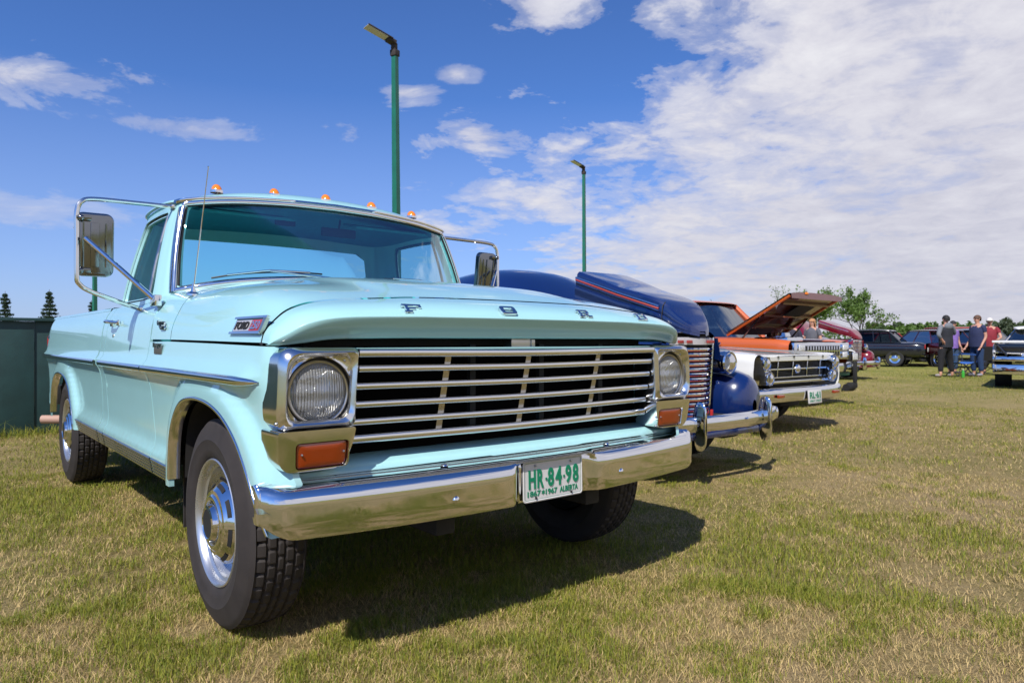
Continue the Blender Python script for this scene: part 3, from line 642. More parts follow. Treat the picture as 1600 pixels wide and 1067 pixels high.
# plate
pl = MB(); po = rrect(0, 0, .305, .152, .014, 5)
V, F = sheet2d(po, [], .03)
pl.add(np.stack([V[:, 0], np.zeros(len(V)), V[:, 1]], 1), F); rr_ = rrect(.004, .004, .301, .148, .011, 5); r3 = rrect(.007, .007, .298, .145, .009, 5)
pl.grid([np.stack([q[:, 0], np.full(len(q), y), q[:, 1]], 1) for q, y in ((po, .0), (po, -.0015), (rr_, -.003), (r3, -.0012))], cv=True)
plate = pl.build('license_plate', M_plate, truck, ang=40)
PT = Matrix.Translation((-.102, -.053, .441)) @ Matrix.Rotation(R(-1.5), 4, 'X') @ Matrix.Scale(.975, 4)
plate.matrix_local = PT
def on_plate(name, V, F, material): return MB().add(V, F).build(name, material, plate, smooth=False)
x = .028
for ch, w in (('H', .038), ('R', .036), ('·', .008), ('8', .034), ('4', .036), ('·', .008), ('9', .034), ('8', .034)):
    if ch == '·':
        MB().box((x+.004, -.002, .078), (.008, .003, .010), .001).build('character', M_green, plate)
    else:
        V, F = text_geo(ch, w=w-.004, h=.070, depth=.0025, bold=.03); V += np.array([x, -.0005, .048]); on_plate('character', V, F, M_green)
    x += w+.0045
for body, x0, w in (('1867', .022, .064), ('1967', .112, .058), ('ALBERTA', .184, .096)):
    V, F = text_geo(body, w=w, h=.021, depth=.0018, bold=.015); V += np.array([x0, -.0004, .020]); on_plate('lettering', V, F, M_green)
st = [(.0115*(1 if k % 2 == 0 else .45)*math.sin(k*math.pi/6)+.099, .0115*(1 if k % 2 == 0 else .45)*math.cos(k*math.pi/6)+.031) for k in range(12)]
MB().add([(a, -.0018, c) for a, c in st], [tuple(range(12))]).build('centennial_leaf', M_green, plate, smooth=False)
b = MB().grid([np.stack([q[:, 0], np.full(len(q), -.0022), q[:, 1]], 1) for q in (rrect(.0085, .0085, .2965, .1435, .008, 5), rrect(.0095, .0095, .2955, .1425, .007, 5))], cv=True); b.build('plate_border', M_green, plate, smooth=False)
for px_, pz_ in ((.062, .132), (.243, .132), (.062, .014), (.243, .014)):
    MB().ball((px_, -.003, pz_), .005, 8).build('plate_screw', M_alud if pz_ > .1 else M_black, plate)

# ---- hood letters, badges
def slab(ch, w=.072, h=.040, t=.010):
    s_ = {'F': [(0, 0, .42, .2), (.12, 0, .16+.12, 1), (0, .8, 1, 1), (.85, .6, 1, 1), (.2, .42, .66, .6)],
          'O': None, 'R': [(0, 0, .40, .2), (.10, 0, .26, 1), (0, .8, .8, 1), (.1, .42, .8, .58), (.66, .5, .86, .92), (.55, .2, .72, .45), (.66, 0, 1.0, .22)],
          'D': [(0, 0, .8, .2), (.12, 0, .30, 1), (0, .8, .8, 1), (.72, .12, .94, .88)]}[ch]
    b = MB()
    if s_ is None:
        o = rrect(0, 0, w, h, .011, 5); i_ = rrect(.017, .009, w-.017, h-.009, .004, 5)
        b.grid([np.stack([q[:, 0], np.full(len(q), y), q[:, 1]], 1) for q, y in ((o, 0), (o, -t+.001), (o*.97+[w*.015, h*.015], -t), (i_, -t), (i_, 0))], cv=True)
    else:
        for k, (x0, z0, x1, z1) in enumerate(s_): b.box(((x0+x1)/2*w, -t/2+k*.0003, (z0+z1)/2*h), ((x1-x0)*w, t, (z1-z0)*h), .0012)
    return b
for ch, x0 in (('F', -.548), ('O', -.150), ('R', .242), ('D', .594)):
    o = slab(ch).build('hood_letter', M_chrome, truck, ang=30)
    o.matrix_local = Matrix.Translation((x0, .0075+.006*(abs(x0+.035)/.6)**2, 1.1095-.0075*(abs(x0+.035)/.6)**2)) @ Matrix.Rotation(R(-47), 4, 'X')
def side_M(sgn, y, z, back=False):
    """plate-style (x right, z up, facing -y) geometry turned to face sideways"""
    return Matrix.Translation((sgn*(float(Xs(np.array([y]), np.array([z]))[0])+.001), y, z)) @ Matrix.Rotation(R(-90 if sgn < 0 else 90), 4, 'Z')
def hood_x(y, z): return np.interp(z, [1.012, 1.045, 1.08, 1.12], [.957, .950, .935, .91])
# big fender badge (parallelogram, bright frame, white and red fields)
for sgn in (-1, 1):
    bd = MB(); sh = .018
    def para(x0, z0, x1, z1): return [(x0+sh*z0/.042, z0), (x1+sh*z0/.042, z0), (x1+sh*z1/.042, z1), (x0+sh*z1/.042, z1)]
    def pr3(x0, z0, x1, z1, t, mi=0):
        q = para(x0, z0, x1, z1); bd.add([(a, 0, c) for a, c in q]+[(a, -t, c) for a, c in q], [(4, 5, 6, 7), (0, 1, 5, 4), (1, 2, 6, 5), (2, 3, 7, 6), (3, 0, 4, 7)], mi)
    pr3(0, 0, .29, .056, .006, 0)
    pr3(-.006, .052, .30, .060, .013, 0); pr3(-.006, -.002, .29, .006, .013, 0); pr3(.27, 0, .296, .056, .012, 1)
    pr3(.012, .010, .165, .048, .0075, 2); pr3(.168, .010, .266, .048, .0075, 3)
    badge = bd.build('fender_badge', [M_chrome, M_alud, mat('badge_silver', (.62, .6, .62), .3, .4), M_red], truck, smooth=False)
    y0, zb_ = (.432, 1.038) if sgn < 0 else (.13, 1.038)
    badge.matrix_local = Matrix.Translation((sgn*.950, y0, zb_)) @ Matrix.Rotation(R(-90 if sgn < 0 else 90), 4, 'Z') @ Matrix.Rotation(R(-16), 4, 'X') @ Matrix.Scale(.92, 4)
    for tx, x0, w in (('FORD', .024, .13), ('250', .178, .078)):
        V, F = text_geo(tx, w=w, h=.028, depth=.003, bold=.03); V += np.array([x0, -.0075, .015]); V[:, 0] += (V[:, 2])*sh/.042
        MB().add(V, F).build('lettering', M_black if tx == 'FORD' else M_chrome, badge, smooth=False)
for (tx, y, z, w, h) in (('Custom', 1.385, 1.082, .12, .022), ('Cab', 1.33, 1.062, .08, .022), ('Ranger', 1.40, .982, .15, .026), ('F250', 4.86, 1.025, .12, .022)):
    V, F = text_geo(tx, w=w, h=h, depth=.006, bold=.04); o = MB().add(V, F).build('script_badge', M_chrome, truck, smooth=False)
    o.matrix_local = side_M(-1, y, z)
o = MB().box((.07, -.002, .01), (.12, .004, .045), .004).build('script_badge', mat('badge_grey', (.2, .19, .17), .4, .6), truck); o.matrix_local = side_M(-1, 1.392, .972)
# door handles, locks
for sgn in (-1, 1):
    b = MB().box((sgn*.952, 2.36, 1.108), (.012, .05, .034), .005).box((sgn*.952, 2.20, 1.108), (.012, .04, .03), .005)
    b.tube([(sgn*.955, 2.37, 1.112), (sgn*.985, 2.35, 1.116), (sgn*.992, 2.30, 1.116), (sgn*.985, 2.22, 1.112), (sgn*.957, 2.19, 1.108)], [.008, .010, .010, .008, .007], 8)
    b.build('door_handle', M_chrome, truck); MB().lathe([(.010, .0), (.009, .004), (.0001, .005)], (sgn*.955, 2.30, 1.04), (sgn, 0, 0), 14).build('door_lock', M_alud, truck)
# roof marker lamps
def markers():
    for k in range(-2, 3):
        x = .29*k; y = 1.752+.10*x*x; z = 1.802-.06*x*x
        b = MB(); prof = []
        G = []
        for a in np.linspace(0, math.pi/2, 7):
            r = math.cos(a); G.append([(x+.026*r*math.cos(t), y+.012+(.036 if math.sin(t) > 0 else .030)*r*math.sin(t)+.008*math.sin(a), z+.034*math.sin(a)) for t in np.linspace(0, 2*math.pi, 20, endpoint=False)])
        b.grid(G, cv=True); o = b.build('marker_lamp', M_marker, truck)
        MB().lathe([(.031, -.012), (.031, .002), (.025, .005)], (x, y+.014, z), (0, 0, 1), 24).build('lamp_base', M_chrome, o)
markers()
# mirrors on tube brackets
M_steel = mat('stainless_back', (.24, .25, .26), .16, 1.0, bump=.05, bscale=15, rvar=.05)
def mirror(sgn):
    mx_, my_, mz_ = 1.13, 1.78, 1.455; S3 = np.array([sgn, 1, 1])
    b = MB(); tx = mx_+.075; ty = my_-.045
    def arc(P): return cr(P, 6)
    b.tube(arc(np3([(.792, 1.80, 1.674), (.95, 1.775, 1.668), (tx-.07, ty+.015, 1.660), (tx-.018, ty+.004, 1.640), (tx, ty, 1.59), (tx, ty, 1.50), (tx, ty, 1.31), (tx-.012, ty+.003, 1.268), (tx-.055, ty+.015, 1.240), (1.03, 1.80, 1.20), (.925, 1.86, 1.170)])*S3), .0105, 10)
    arm = b.build('mirror_arm', M_alu, truck)
    b = MB().tube(np3([(tx-.03, ty-.02, 1.475), (.935, 1.515, 1.20)])*S3, .011, 10); b.build('mirror_strut', M_chrome, arm)
    for bc, bs in (((.932, 1.51, 1.195), (.03, .085, .05)), ((.918, 1.86, 1.168), (.02, .06, .018)), ((.79, 1.80, 1.674), (.02, .05, .02))): MB().box((sgn*bc[0], bc[1], bc[2]), bs, .005).build('mirror_bracket', M_chrome, arm)
    # head: rounded rectangle dish, glass to the rear
    o = rrect(-.078, -.145, .078, .145, .035, 8); K = []
    for k, y in ((.90, -.030), (.965, -.026), (1.0, -.014), (1.0, .008), (.96, .011)):
        K.append([(k*a, y, k*c) for a, c in o])
    b = MB().grid(K, cv=True); b.f.append(tuple(range(len(o)))); b.mi.append(0)
    b.box((.0, -.034, 0), (.035, .012, .20), .004); b.box((.045, -.038, .118), (.06, .02, .02), .004); b.box((.045, -.038, -.118), (.06, .02, .02), .004)
    for rx in (-.045, -.015, .045): b.tube([(rx, -.031, -.10), (rx, -.034, 0), (rx, -.031, .10)], .004, 6)
    b.ball((.055, -.045, .118), .014, 10).ball((.055, -.045, -.118), .014, 10)
    if sgn > 0:
        b.v = [v*np.array([-1, 1, 1]) for v in b.v]
    b.v = [v*np.array([-1, 1, 1]) for v in b.v]
    h = b.build('mirror_head', M_steel, truck, ang=40); h.location = (sgn*mx_, my_, mz_); h.rotation_euler = (R(7), 0, R(4)*sgn)
    MB().add([(k_[0]*.93, .0105, k_[1]*.96) for k_ in o], [tuple(range(len(o)))]).build('mirror_glass', M_chrome, h, smooth=False)
for sgn in (-1, 1): mirror(sgn)
# wipers
for x0, x1, px_ in ((-.68, -.18, -.02), (.16, .62, .64)):
    def wp(x, lift=0.0):
        s_ = np.interp(abs(x), Bc[:33, 0], np.arange(33)/NS); return cabP(np.array([s_]), np.array([lift]), -.02)[0]*np.array([1 if x >= 0 else -1, 1, 1])
    h0 = .085 if x0 < 0 else .075
    blade = [wp(x, h0+.02*math.sin(math.pi*(x-x0)/(x1-x0))) for x in np.linspace(x0, x1, 9)]
    w = MB().tube(blade, .0045, 6).build('wiper', M_blackrub, truck)
    mid = np3(blade[4]) + np.array([0, -.008, .006]); end = wp(px_, .0)+np.array([0, -.02, -.005])
    MB().tube([blade[1]+np.array([0, -.006, .004]), mid+np.array([0, 0, .004]), blade[7]+np.array([0, -.006, .004])], .004, 6).tube([mid, mid*.3+end*.7+np.array([0, -.004, .006]), end], [.005, .007, .010], 8).build('wiper_arm', M_chrome, w)
# antenna
a0 = np.array([-.845, 1.255, 1.214]); a1 = np.array([-.818, 1.135, 1.742])
an = MB().lathe([(.028, -.004), (.027, .004), (.012, .012), (.007, .03), (.0045, .05)], a0, (.03, -.10, 1), 16).tube([a0+(a1-a0)*t for t in (.05, .5, 1)], [.0032, .0024, .0018], 6).ball(a1, .004, 8).build('antenna', M_chrome, truck)

# ---- wheels
def make_wheel(parent, y, sgn, detail=True, name='wheel', Rt=.372, x0=.735, x1=.945, tyre_m=None):
    c = (0, y, HUBZ if Rt == .372 else Rt); ax = (sgn, 0, 0); n = 96 if detail else 40
    rim = MB().lathe([(.195, x1-.035), (.222, x1-.020), (.226, x1-.008), (.222, x1-.004), (.214, x1-.008), (.208, x1-.022), (.200, x1-.050), (.180, x1-.075), (.165, x1-.082), (.150, x1-.078), (.10, x1-.062), (.02, x1-.06)], c, ax, n)
    w = rim.build(name, M_rim, parent, ang=60)
    # tyre: side wall, shoulder and a tread cut by grooves
    prof = [(.212, x1-.028), (.226, x1-.012), (.232, x1-.004), (.26, x1+.004), (.29, x1+.007), (.293, x1+.0085), (.296, x1+.007), (.32, x1+.003), (.345, x1-.008), (.352, x1-.010), (.358, x1-.016), (Rt-.006, x1-.022)]
    tw = np.linspace(x1-.026, x0+.026, 25 if detail else 5)
    nA = 264 if detail else 40
    th = np.linspace(0, 2*math.pi, nA, endpoint=False); G = []
    def P(r, o, t): return np.stack([np.full_like(t, c[0]+sgn*o), c[1]+r*np.cos(t), c[2]+r*np.sin(t)], -1)
    for r, o in prof: G.append(P(np.full(nA, r), o, th))
    ph = np.arange(nA)
    for i, o in enumerate(tw):
        u = (o-tw[-1])/(tw[0]-tw[-1]); r = np.full(nA, Rt-.009*(2*u-1)**4)
        if detail:
            k = i
            if k in (5, 10, 14, 19): r -= .009
            zig = (ph+(3 if (k//5) % 2 else 0)) % 6
            if k not in (5, 10, 14, 19): r = r-np.where(zig == 0, .008, 0)
            if k < 3: r = r-np.where((ph % 12) == 0, .005, 0)
        G.append(P(r, o, th))
    for r, o in prof[::-1]: G.append(P(np.full(nA, r), x0+x1-o, th))
    for g_ in G: g_[:, 2] = np.maximum(g_[:, 2], -.004+.004)
    MB().grid(G, cv=True).build('tyre', tyre_m or M_rubber, w, ang=40)
    MB().lathe([(.20, x1-.06), (.20, x0+.02)], c, ax, 32).build('brake_drum', M_under, w)
    return w, c, ax, x1
def hubcap(w, c, ax, x1, sgn):
    # bright cap: sloped slotted skirt, step, ribbed ring, dark centre
    b = MB(); n = 96; o = x1
    prof = [(.148, -.062), (.150, -.040), (.146, -.030), (.118, -.010), (.112, -.004), (.100, -.002), (.094, .004), (.088, .006), (.080, .004)]
    b.lathe([(r, o+k) for r, k in prof], c, ax, n)
    b.lathe([(.080, o+.004), (.070, o-.004), (.066, o+.004), (.062, o+.018), (.054, o+.021), (.050, o+.018)], c, ax, n)
    hc = b.build('hubcap', M_chrome, w, ang=35)
    MB().lathe([(.050, o+.018), (.03, o+.016), (.0005, o+.0165)], c, ax, 32).build('cap_centre', M_black, hc)
    for k in range(8):
        a = k*math.pi/4+.25; s_ = MB()
        pts = []
        for rr_, kk in ((.122, -.0118), (.141, -.0255)):
            for da in (-.24, .24): pts.append((c[0]+sgn*(o+kk+.0015), c[1]+rr_*math.cos(a+da), c[2]+rr_*math.sin(a+da)))
        G = [[(c[0]+sgn*(o+kk+.0018), c[1]+rr_*math.cos(a+da), c[2]+rr_*math.sin(a+da)) for da in np.linspace(-.24, .24, 8)] for rr_, kk in ((.126, -.0150), (.139, -.0245))]
        s_.grid(G).build('cap_slot', M_black, hc, smooth=False)
    for k in range(60):
        pass
    G = []
    ribs = MB()
    for k in range(48):
        a = k*2*math.pi/48; ribs.box((c[0]+sgn*(o+.001), c[1]+.074*math.cos(a), c[2]+.074*math.sin(a)), (.006, .010, .0028), 0, Matrix.Rotation(a, 4, 'X'))
    ribs.build('cap_ribs', M_alu, hc, smooth=False)
    MB().tube([(c[0]+sgn*(o-.045), c[1]+.155*math.cos(2.0), c[2]+.155*math.sin(2.0)), (c[0]+sgn*(o-.008), c[1]+.178*math.cos(1.9), c[2]+.178*math.sin(1.9))], .005, 8).build('valve_stem', M_black, hc)
for y in (HUBF, HUBR):
    for sgn in (-1, 1):
        w, c, ax, x1 = make_wheel(truck, y, sgn, detail=True)
        hubcap(w, c, ax, x1, sgn)
# ================================================================== GROUND AND GRASS
def ground_mat():
    m = bpy.data.materials.new('field_ground'); m.use_nodes = True; N = NT(m.node_tree); b = N.n['Principled BSDF']
    b.inputs['Roughness'].default_value = .95; b.inputs['Specular IOR Level'].default_value = .1
    pos = N.new('ShaderNodeNewGeometry').outputs['Position']
    n1 = N.noise(pos, .45, 5, .6, .3); n2 = N.noise(pos, 3.2, 6, .7, .4); n3 = N.noise(pos, 38, 6, .75); n4 = N.noise(pos, 160, 3, .7)
    f = N.math('ADD', N.math('ADD', N.math('MULTIPLY', n1, .55), N.math('MULTIPLY', n2, .35)), N.math('MULTIPLY', n3, .25))
    c = N.ramp(f, [(.44, (.15, .155, .035)), (.53, (.27, .225, .07)), (.60, (.42, .31, .14)), (.68, (.48, .345, .205))])
    c2 = N.mix(N.ramp(n3, [(.42, .0), (.62, .8)]), c, (.48, .37, .17)); c2 = N.mix(N.ramp(n4, [(.35, .75), (.6, 0)]), c2, (.17, .14, .07))
    # further off the turf reads as an even green
    dist = N.new('ShaderNodeVectorMath', operation='LENGTH'); N.link(pos, dist.inputs[0])
    far = N.ramp(N.math('DIVIDE', dist.outputs['Value'], 60.0), [(.12, 0), (.42, .85), (1, 1)])
    fc = N.ramp(N.math('ADD', N.math('MULTIPLY', n1, .5), N.math('MULTIPLY', n2, .5)), [(.40, (.165, .21, .035)), (.62, (.32, .30, .07))])
    c3 = N.mix(N.math('MULTIPLY', far, .8), c2, fc)
    N.link(c3, b.inputs['Base Color'])
    bn = N.new('ShaderNodeBump'); bn.inputs['Strength'].default_value = .9; bn.inputs['Distance'].default_value = .03
    N.link(N.math('ADD', n3, N.math('MULTIPLY', n4, .5)), bn.inputs['Height']); N.link(bn.outputs[0], b.inputs['Normal'])
    return m
gx = np.concatenate([np.linspace(-1500, -40, 14), np.linspace(-36, 60, 97), np.linspace(70, 1500, 14)])
GX, GY = np.meshgrid(gx, gx, indexing='ij')
MB().grid(np.stack([GX, GY, -.012+.012*np.sin(GX*.7)*np.sin(GY*.9)*(np.hypot(GX, GY) < 60)], -1)).build('ground', ground_mat())['kind'] = 'structure'

def vnoise(x, y, seed):
    """cheap smooth value noise"""
    r = np.random.default_rng(seed).random((64, 64)); xi, yi = np.floor(x).astype(int), np.floor(y).astype(int); fx, fy = x-xi, y-yi
    fx, fy = fx*fx*(3-2*fx), fy*fy*(3-2*fy); a = r[xi % 64, yi % 64]; b = r[(xi+1) % 64, yi % 64]; c = r[xi % 64, (yi+1) % 64]; d = r[(xi+1) % 64, (yi+1) % 64]
    return (a*(1-fx)+b*fx)*(1-fy)+(c*(1-fx)+d*fx)*fy
def grass():
    cx, cy = -1.736, -1.956; yaw = math.atan2(cF.y, cF.x)
    bands = [(.9, 3.2, 260000, .72), (3.2, 6.5, 270000, .95), (6.5, 13, 170000, 1.5), (13, 30, 110000, 2.3)]
    VV, CC = [], []
    for r0, r1, n, ks in bands:
        a = yaw+RNG.uniform(-R(60 if r0 < 4 else 48), R(56 if r0 < 4 else 46), n); r = np.sqrt(RNG.uniform(r0*r0, r1*r1, n)); x, y = cx+r*np.cos(a), cy+r*np.sin(a)
        big = vnoise(x*.55, y*.55, 1)*.5+vnoise(x*1.7+9, y*1.7, 2)*.5; cl = vnoise(x*6, y*6, 3)*.6+vnoise(x*15, y*15, 4)*.4
        near_fence = np.clip(1-np.abs(y-7.15)/.5, 0, 1)*(x < 3)
        left = smooth(1.5, -3.5, x*.77-y*.64+1.2)          # greener turf to the left of the truck
        rt = smooth(.6, 3.2, (x-cx)*cR.x+(y-cy)*cR.y)*(1-smooth(5, 11, r)); lush = np.clip((big-.5)*1.7+(cl-.5)*1.7+.47-.28*rt+.22*left+.5*near_fence+.18*smooth(6, 16, r), 0, 1)
        keep = RNG.random(n) < np.clip(.28+1.1*lush, 0, 1); x, y, lush, cl, nf = x[keep], y[keep], lush[keep], cl[keep], near_fence[keep]; m_ = len(x)
        tall = np.where(RNG.random(m_) < .05, 2.0, 1.0)
        h = (.006+.013*lush*RNG.uniform(.5, 1.5, m_))*tall*(1+.25*(ks-1))*(1+3.5*nf); w = RNG.uniform(.0006, .0015, m_)*ks*1.15
        straw = RNG.random(m_) > np.clip(.12+lush*.95, .10, .95)
        th = RNG.uniform(0, 2*math.pi, m_); lean = RNG.uniform(.2, 1.1, m_)*h; lean = np.where(straw, lean*1.6+.014, lean*1.3+.004); h = np.where(straw, h*.55, h); bend = np.where(straw, .55, .38)
        dxn, dyn = np.cos(th), np.sin(th); t2 = th+math.pi/2+RNG.normal(0, .5, m_); wx, wy = np.cos(t2)*w, np.sin(t2)*w
        zb = np.full(m_, -.012)
        p0 = np.stack([x-wx, y-wy, zb], 1); p1 = np.stack([x+wx, y+wy, zb], 1)
        mx_, my_ = x+dxn*lean*bend, y+dyn*lean*bend; p2 = np.stack([mx_+wx*.8, my_+wy*.8, h*.62], 1); p3 = np.stack([mx_-wx*.8, my_-wy*.8, h*.62], 1)
        p4 = np.stack([x+dxn*lean, y+dyn*lean, h], 1); VV.append(np.stack([p0, p1, p2, p3, p4], 1))
        k = RNG.random((m_, 1)); g1 = np.array([.115, .175, .018]); g2 = np.array([.38, .36, .05]); col = g1*(1-k)+g2*k
        s1, s2 = np.array([.74, .56, .25]), np.array([.42, .30, .145]); col = np.where(straw[:, None], s1*(1-k)+s2*k, col); CC.append(col)
    V = np.concatenate(VV); C_ = np.concatenate(CC); n = len(V); me = bpy.data.meshes.new('grass')
    me.vertices.add(n*5); me.vertices.foreach_set('co', V.reshape(-1))
    i0 = np.arange(n)*5; quad = np.stack([i0, i0+1, i0+2, i0+3], 1); tri = np.stack([i0+3, i0+2, i0+4], 1)
    me.loops.add(n*7); me.loops.foreach_set('vertex_index', np.concatenate([quad, tri], 1).reshape(-1).astype(np.int32))
    me.polygons.add(n*2); st_ = np.stack([np.arange(n)*7, np.arange(n)*7+4], 1).reshape(-1); me.polygons.foreach_set('loop_start', st_.astype(np.int32))
    me.polygons.foreach_set('loop_total', np.tile([4, 3], n).astype(np.int32)); me.update(calc_edges=True)
    at = me.color_attributes.new('blade', 'FLOAT_COLOR', 'POINT'); at.data.foreach_set('color', np.concatenate([np.repeat(C_, 5, 0), np.ones((n*5, 1))], 1).reshape(-1))
    m = bpy.data.materials.new('grass_blades'); m.use_nodes = True; N = NT(m.node_tree); b = N.n['Principled BSDF']; o = N.n['Material Output']
    a_ = N.new('ShaderNodeAttribute', attribute_name='blade'); N.link(a_.outputs['Color'], b.inputs['Base Color']); b.inputs['Roughness'].default_value = .6; b.inputs['Specular IOR Level'].default_value = .25
    tl = N.new('ShaderNodeBsdfTranslucent'); N.link(a_.outputs['Color'], tl.inputs[0]); mx = N.new('ShaderNodeMixShader'); mx.inputs[0].default_value = .3
    N.link(b.outputs[0], mx.inputs[1]); N.link(tl.outputs[0], mx.inputs[2]); N.link(mx.outputs[0], o.inputs[0])
    me.materials.append(m); ob = bpy.data.objects.new('grass', me); COL.objects.link(ob)
    tag(ob, 'short dry green and straw coloured grass covering the field', 'grass', kind='stuff')
grass()
# ================================================================== FENCE, LIGHT POLES, TREES
M_fence = mat('dark_green_boards', (.012, .045, .045), .55, bump=.4, bscale=40, var=.25, vscale=4)
M_pole = mat('green_pole', (.008, .13, .085), .45, var=.15, vscale=3)
M_polegrey = mat('lamp_head_grey', (.05, .042, .042), .7, spec=.2)
fence = thing('board_fence', 'long dark green board fence with a flat cap behind the turquoise truck', 'fence', (0, 7.31, 0))
bd = [MB().box((0, 0, .60), (.397, .025, 1.22), .004, Matrix.Identity(4)).build('board', M_fence, fence)]
nb = 46
for k in range(nb):
    o = bd[0] if k == 0 else copy_to(bd[0], fence)
    o.location = (-11.0+.40*k, .016*((k*7) % 3-1), .006*((k*5) % 4))
MB().box((-2.0, -.01, 1.236), (18.6, .09, .035), .005).build('fence_cap', M_fence, fence)
MB().box((-2.0, .04, .95), (18.4, .05, .09)).build('fence_rail', M_fence, fence)
MB().box((-2.0, .04, .25), (18.4, .05, .09)).build('fence_rail', M_fence, fence)
post = MB().box((0, .06, .6), (.09, .09, 1.2), .005).build('fence_post', M_fence, fence)
for k in range(8):
    o = post if k == 0 else copy_to(post, fence); o.location = (-11.0+2.4*k, 0, 0)
def light_pole(x, y, h, label, w=.074, lean=-.021):
    p = thing('light_pole', label, 'light pole', (x, y, 0), R(20), 'green light poles along the field')
    n = 5; G = [[(sx*w*(1-.25*t)+0, sy*w*(1-.25*t), t*h) for sx, sy in ((-1, -1), (1, -1), (1, 1), (-1, 1))] for t in np.linspace(0, 1, n)]
    b = MB().grid(G, cv=True); b.box((0, 0, .02), (w*4, w*4, .04), .01); b.build('pole', M_pole, p, ang=20)
    MB().box((0, 0, h+.06), (.16, .16, .14), .02).box((-.02, 0, h+.20), (.10, .12, .16), .02).build('lamp_bracket', M_polegrey, p)
    hd = MB().box((-.36, 0, 0), (.60, .28, .026), .01).box((-.05, 0, -.02), (.20, .20, .08), .02).build('lamp_head', M_polegrey, p)
    hd.location = (-.05, 0, h+.30); hd.rotation_euler = (0, R(17), R(-25)+0)
    MB().box((-.42, 0, -.02), (.5, .24, .010)).build('lamp_glass', mat('lamp_glass', (.5, .5, .5), .2), hd)
    p.rotation_euler = (0, lean*.77, R(20)); return p
l_ = (148-800)/1107.6*27; PB = (-1.736+cR.x*l_+cF.x*27, -1.956+cR.y*l_+cF.y*27)
light_pole(6.38, 11.77, 7.28, 'tallest green light pole, rising behind the cab roof of the turquoise truck')
light_pole(20.50, 19.82, 8.25, 'green light pole rising behind the open dark blue car hood')
light_pole(*PB, 4.75, 'green light pole glimpsed below the left tow mirror of the turquoise truck').rotation_euler = (0, 0, R(20))
mast = thing('radio_mast', 'thin distant radio mast above the orange cab roof', 'mast', (83, 92, 0))
MB().tube([(0, 0, 0), (0, 0, 9.6)], [.10, .04], 6).build('mast_tube', M_polegrey, mast)
MB().box((0, 0, 4.9), (1.4, .08, .08)).build('crossbar', M_polegrey, mast)

M_bark = mat('bark', (.10, .075, .055), .9, bump=.5, bscale=20, var=.3, vscale=4)
def leafmat(name, c, v=.35):
    m = mat(name, c, .6, var=v, vscale=.9); N = NT(m.node_tree); b = N.n['Principled BSDF']; o = N.n['Material Output']
    tl = N.new('ShaderNodeBsdfTranslucent'); tl.inputs[0].default_value = (c[0]*1.5, c[1]*1.5, c[2]*.8, 1); mx = N.new('ShaderNodeMixShader'); mx.inputs[0].default_value = .35
    N.link(b.outputs[0], mx.inputs[1]); N.link(tl.outputs[0], mx.inputs[2]); N.link(mx.outputs[0], o.inputs[0]); return m
M_leaf = leafmat('spring_leaves', (.12, .20, .045)); M_leafd = leafmat('dark_leaves', (.085, .14, .045)); M_needle = leafmat('spruce_needles', (.030, .060, .035)); M_grn = leafmat('grey_green_leaves', (.10, .13, .08))
def leaf_quads(C_, size, rng, elong=1.6):
    n = len(C_); a = rng.normal(size=(n, 3)); a /= np.linalg.norm(a, axis=1)[:, None]; b = rng.normal(size=(n, 3)); b -= a*(a*b).sum(1)[:, None]; b /= np.linalg.norm(b, axis=1)[:, None]
    s = size*rng.uniform(.6, 1.3, (n, 1)); V = np.stack([C_-a*s*elong/2, C_-b*s*.4, C_+a*s*elong/2, C_+b*s*.4], 1).reshape(-1, 3)
    return V, (np.arange(n*4).reshape(-1, 4)).tolist()
def limb(rng, p, d, L, r, depth, out, tips, up=.15, spread=.55, kids=3):
    P = [p.copy()]; q = p.copy(); dd = d.copy()
    for i in range(5): dd = dd+rng.normal(0, .10, 3)+np.array([0, 0, up*.3]); dd /= np.linalg.norm(dd); q = q+dd*L/5; P.append(q.copy())
    out.append((P, np.linspace(r, r*.45, 6)))
    if depth <= 1: tips += P[2:]
    if depth == 0: return
    for k in range(kids):
        t = rng.integers(2, 6); nd = dd+rng.normal(0, spread, 3); nd[2] += up; nd /= np.linalg.norm(nd); limb(rng, P[t], nd, L*rng.uniform(.55, .8), r*.5, depth-1, out, tips, up, spread, kids)
def tree(name, label, cat, x, y, h, leaf, seed, dens=10, lsz=.12, spread=.55, trunk=.25, up=.3, wide=.35, group=None, kids=4, depth=3):
    rng = np.random.default_rng(seed); t = thing(name, label, cat, (x, y, 0), group=group); out, tips = [], []
    for k in range(3): 
        d = np.array([rng.normal(0, wide), rng.normal(0, wide), 1.0]); d /= np.linalg.norm(d)
        limb(rng, np.array([0, 0, h*trunk*rng.uniform(.6, 1.0)]), d, h*.42, h*.012, depth, out, tips, up, spread, kids)
    b = MB().tube([(0, 0, -.05), (0, 0, h*trunk*.5), (0, 0, h*trunk)], [h*.028, h*.022, h*.02], 8)
    for P, r in out: b.tube(P, r, 4, cap=False)
    b.build('trunk', M_bark, t, ang=180)
    T_ = np.array(tips); T_ = np.repeat(T_, dens, 0)+rng.normal(0, h*.022, (len(T_)*dens, 3)); V, F = leaf_quads(T_, lsz, rng)
    k_ = h/max(V[:, 2].max(), .1); 
    o = MB().add(V, F).build('crown', leaf, t, smooth=False); o['kind'] = 'stuff'; 
    for ch in t.children: ch.scale = (k_, k_, k_)
    return t
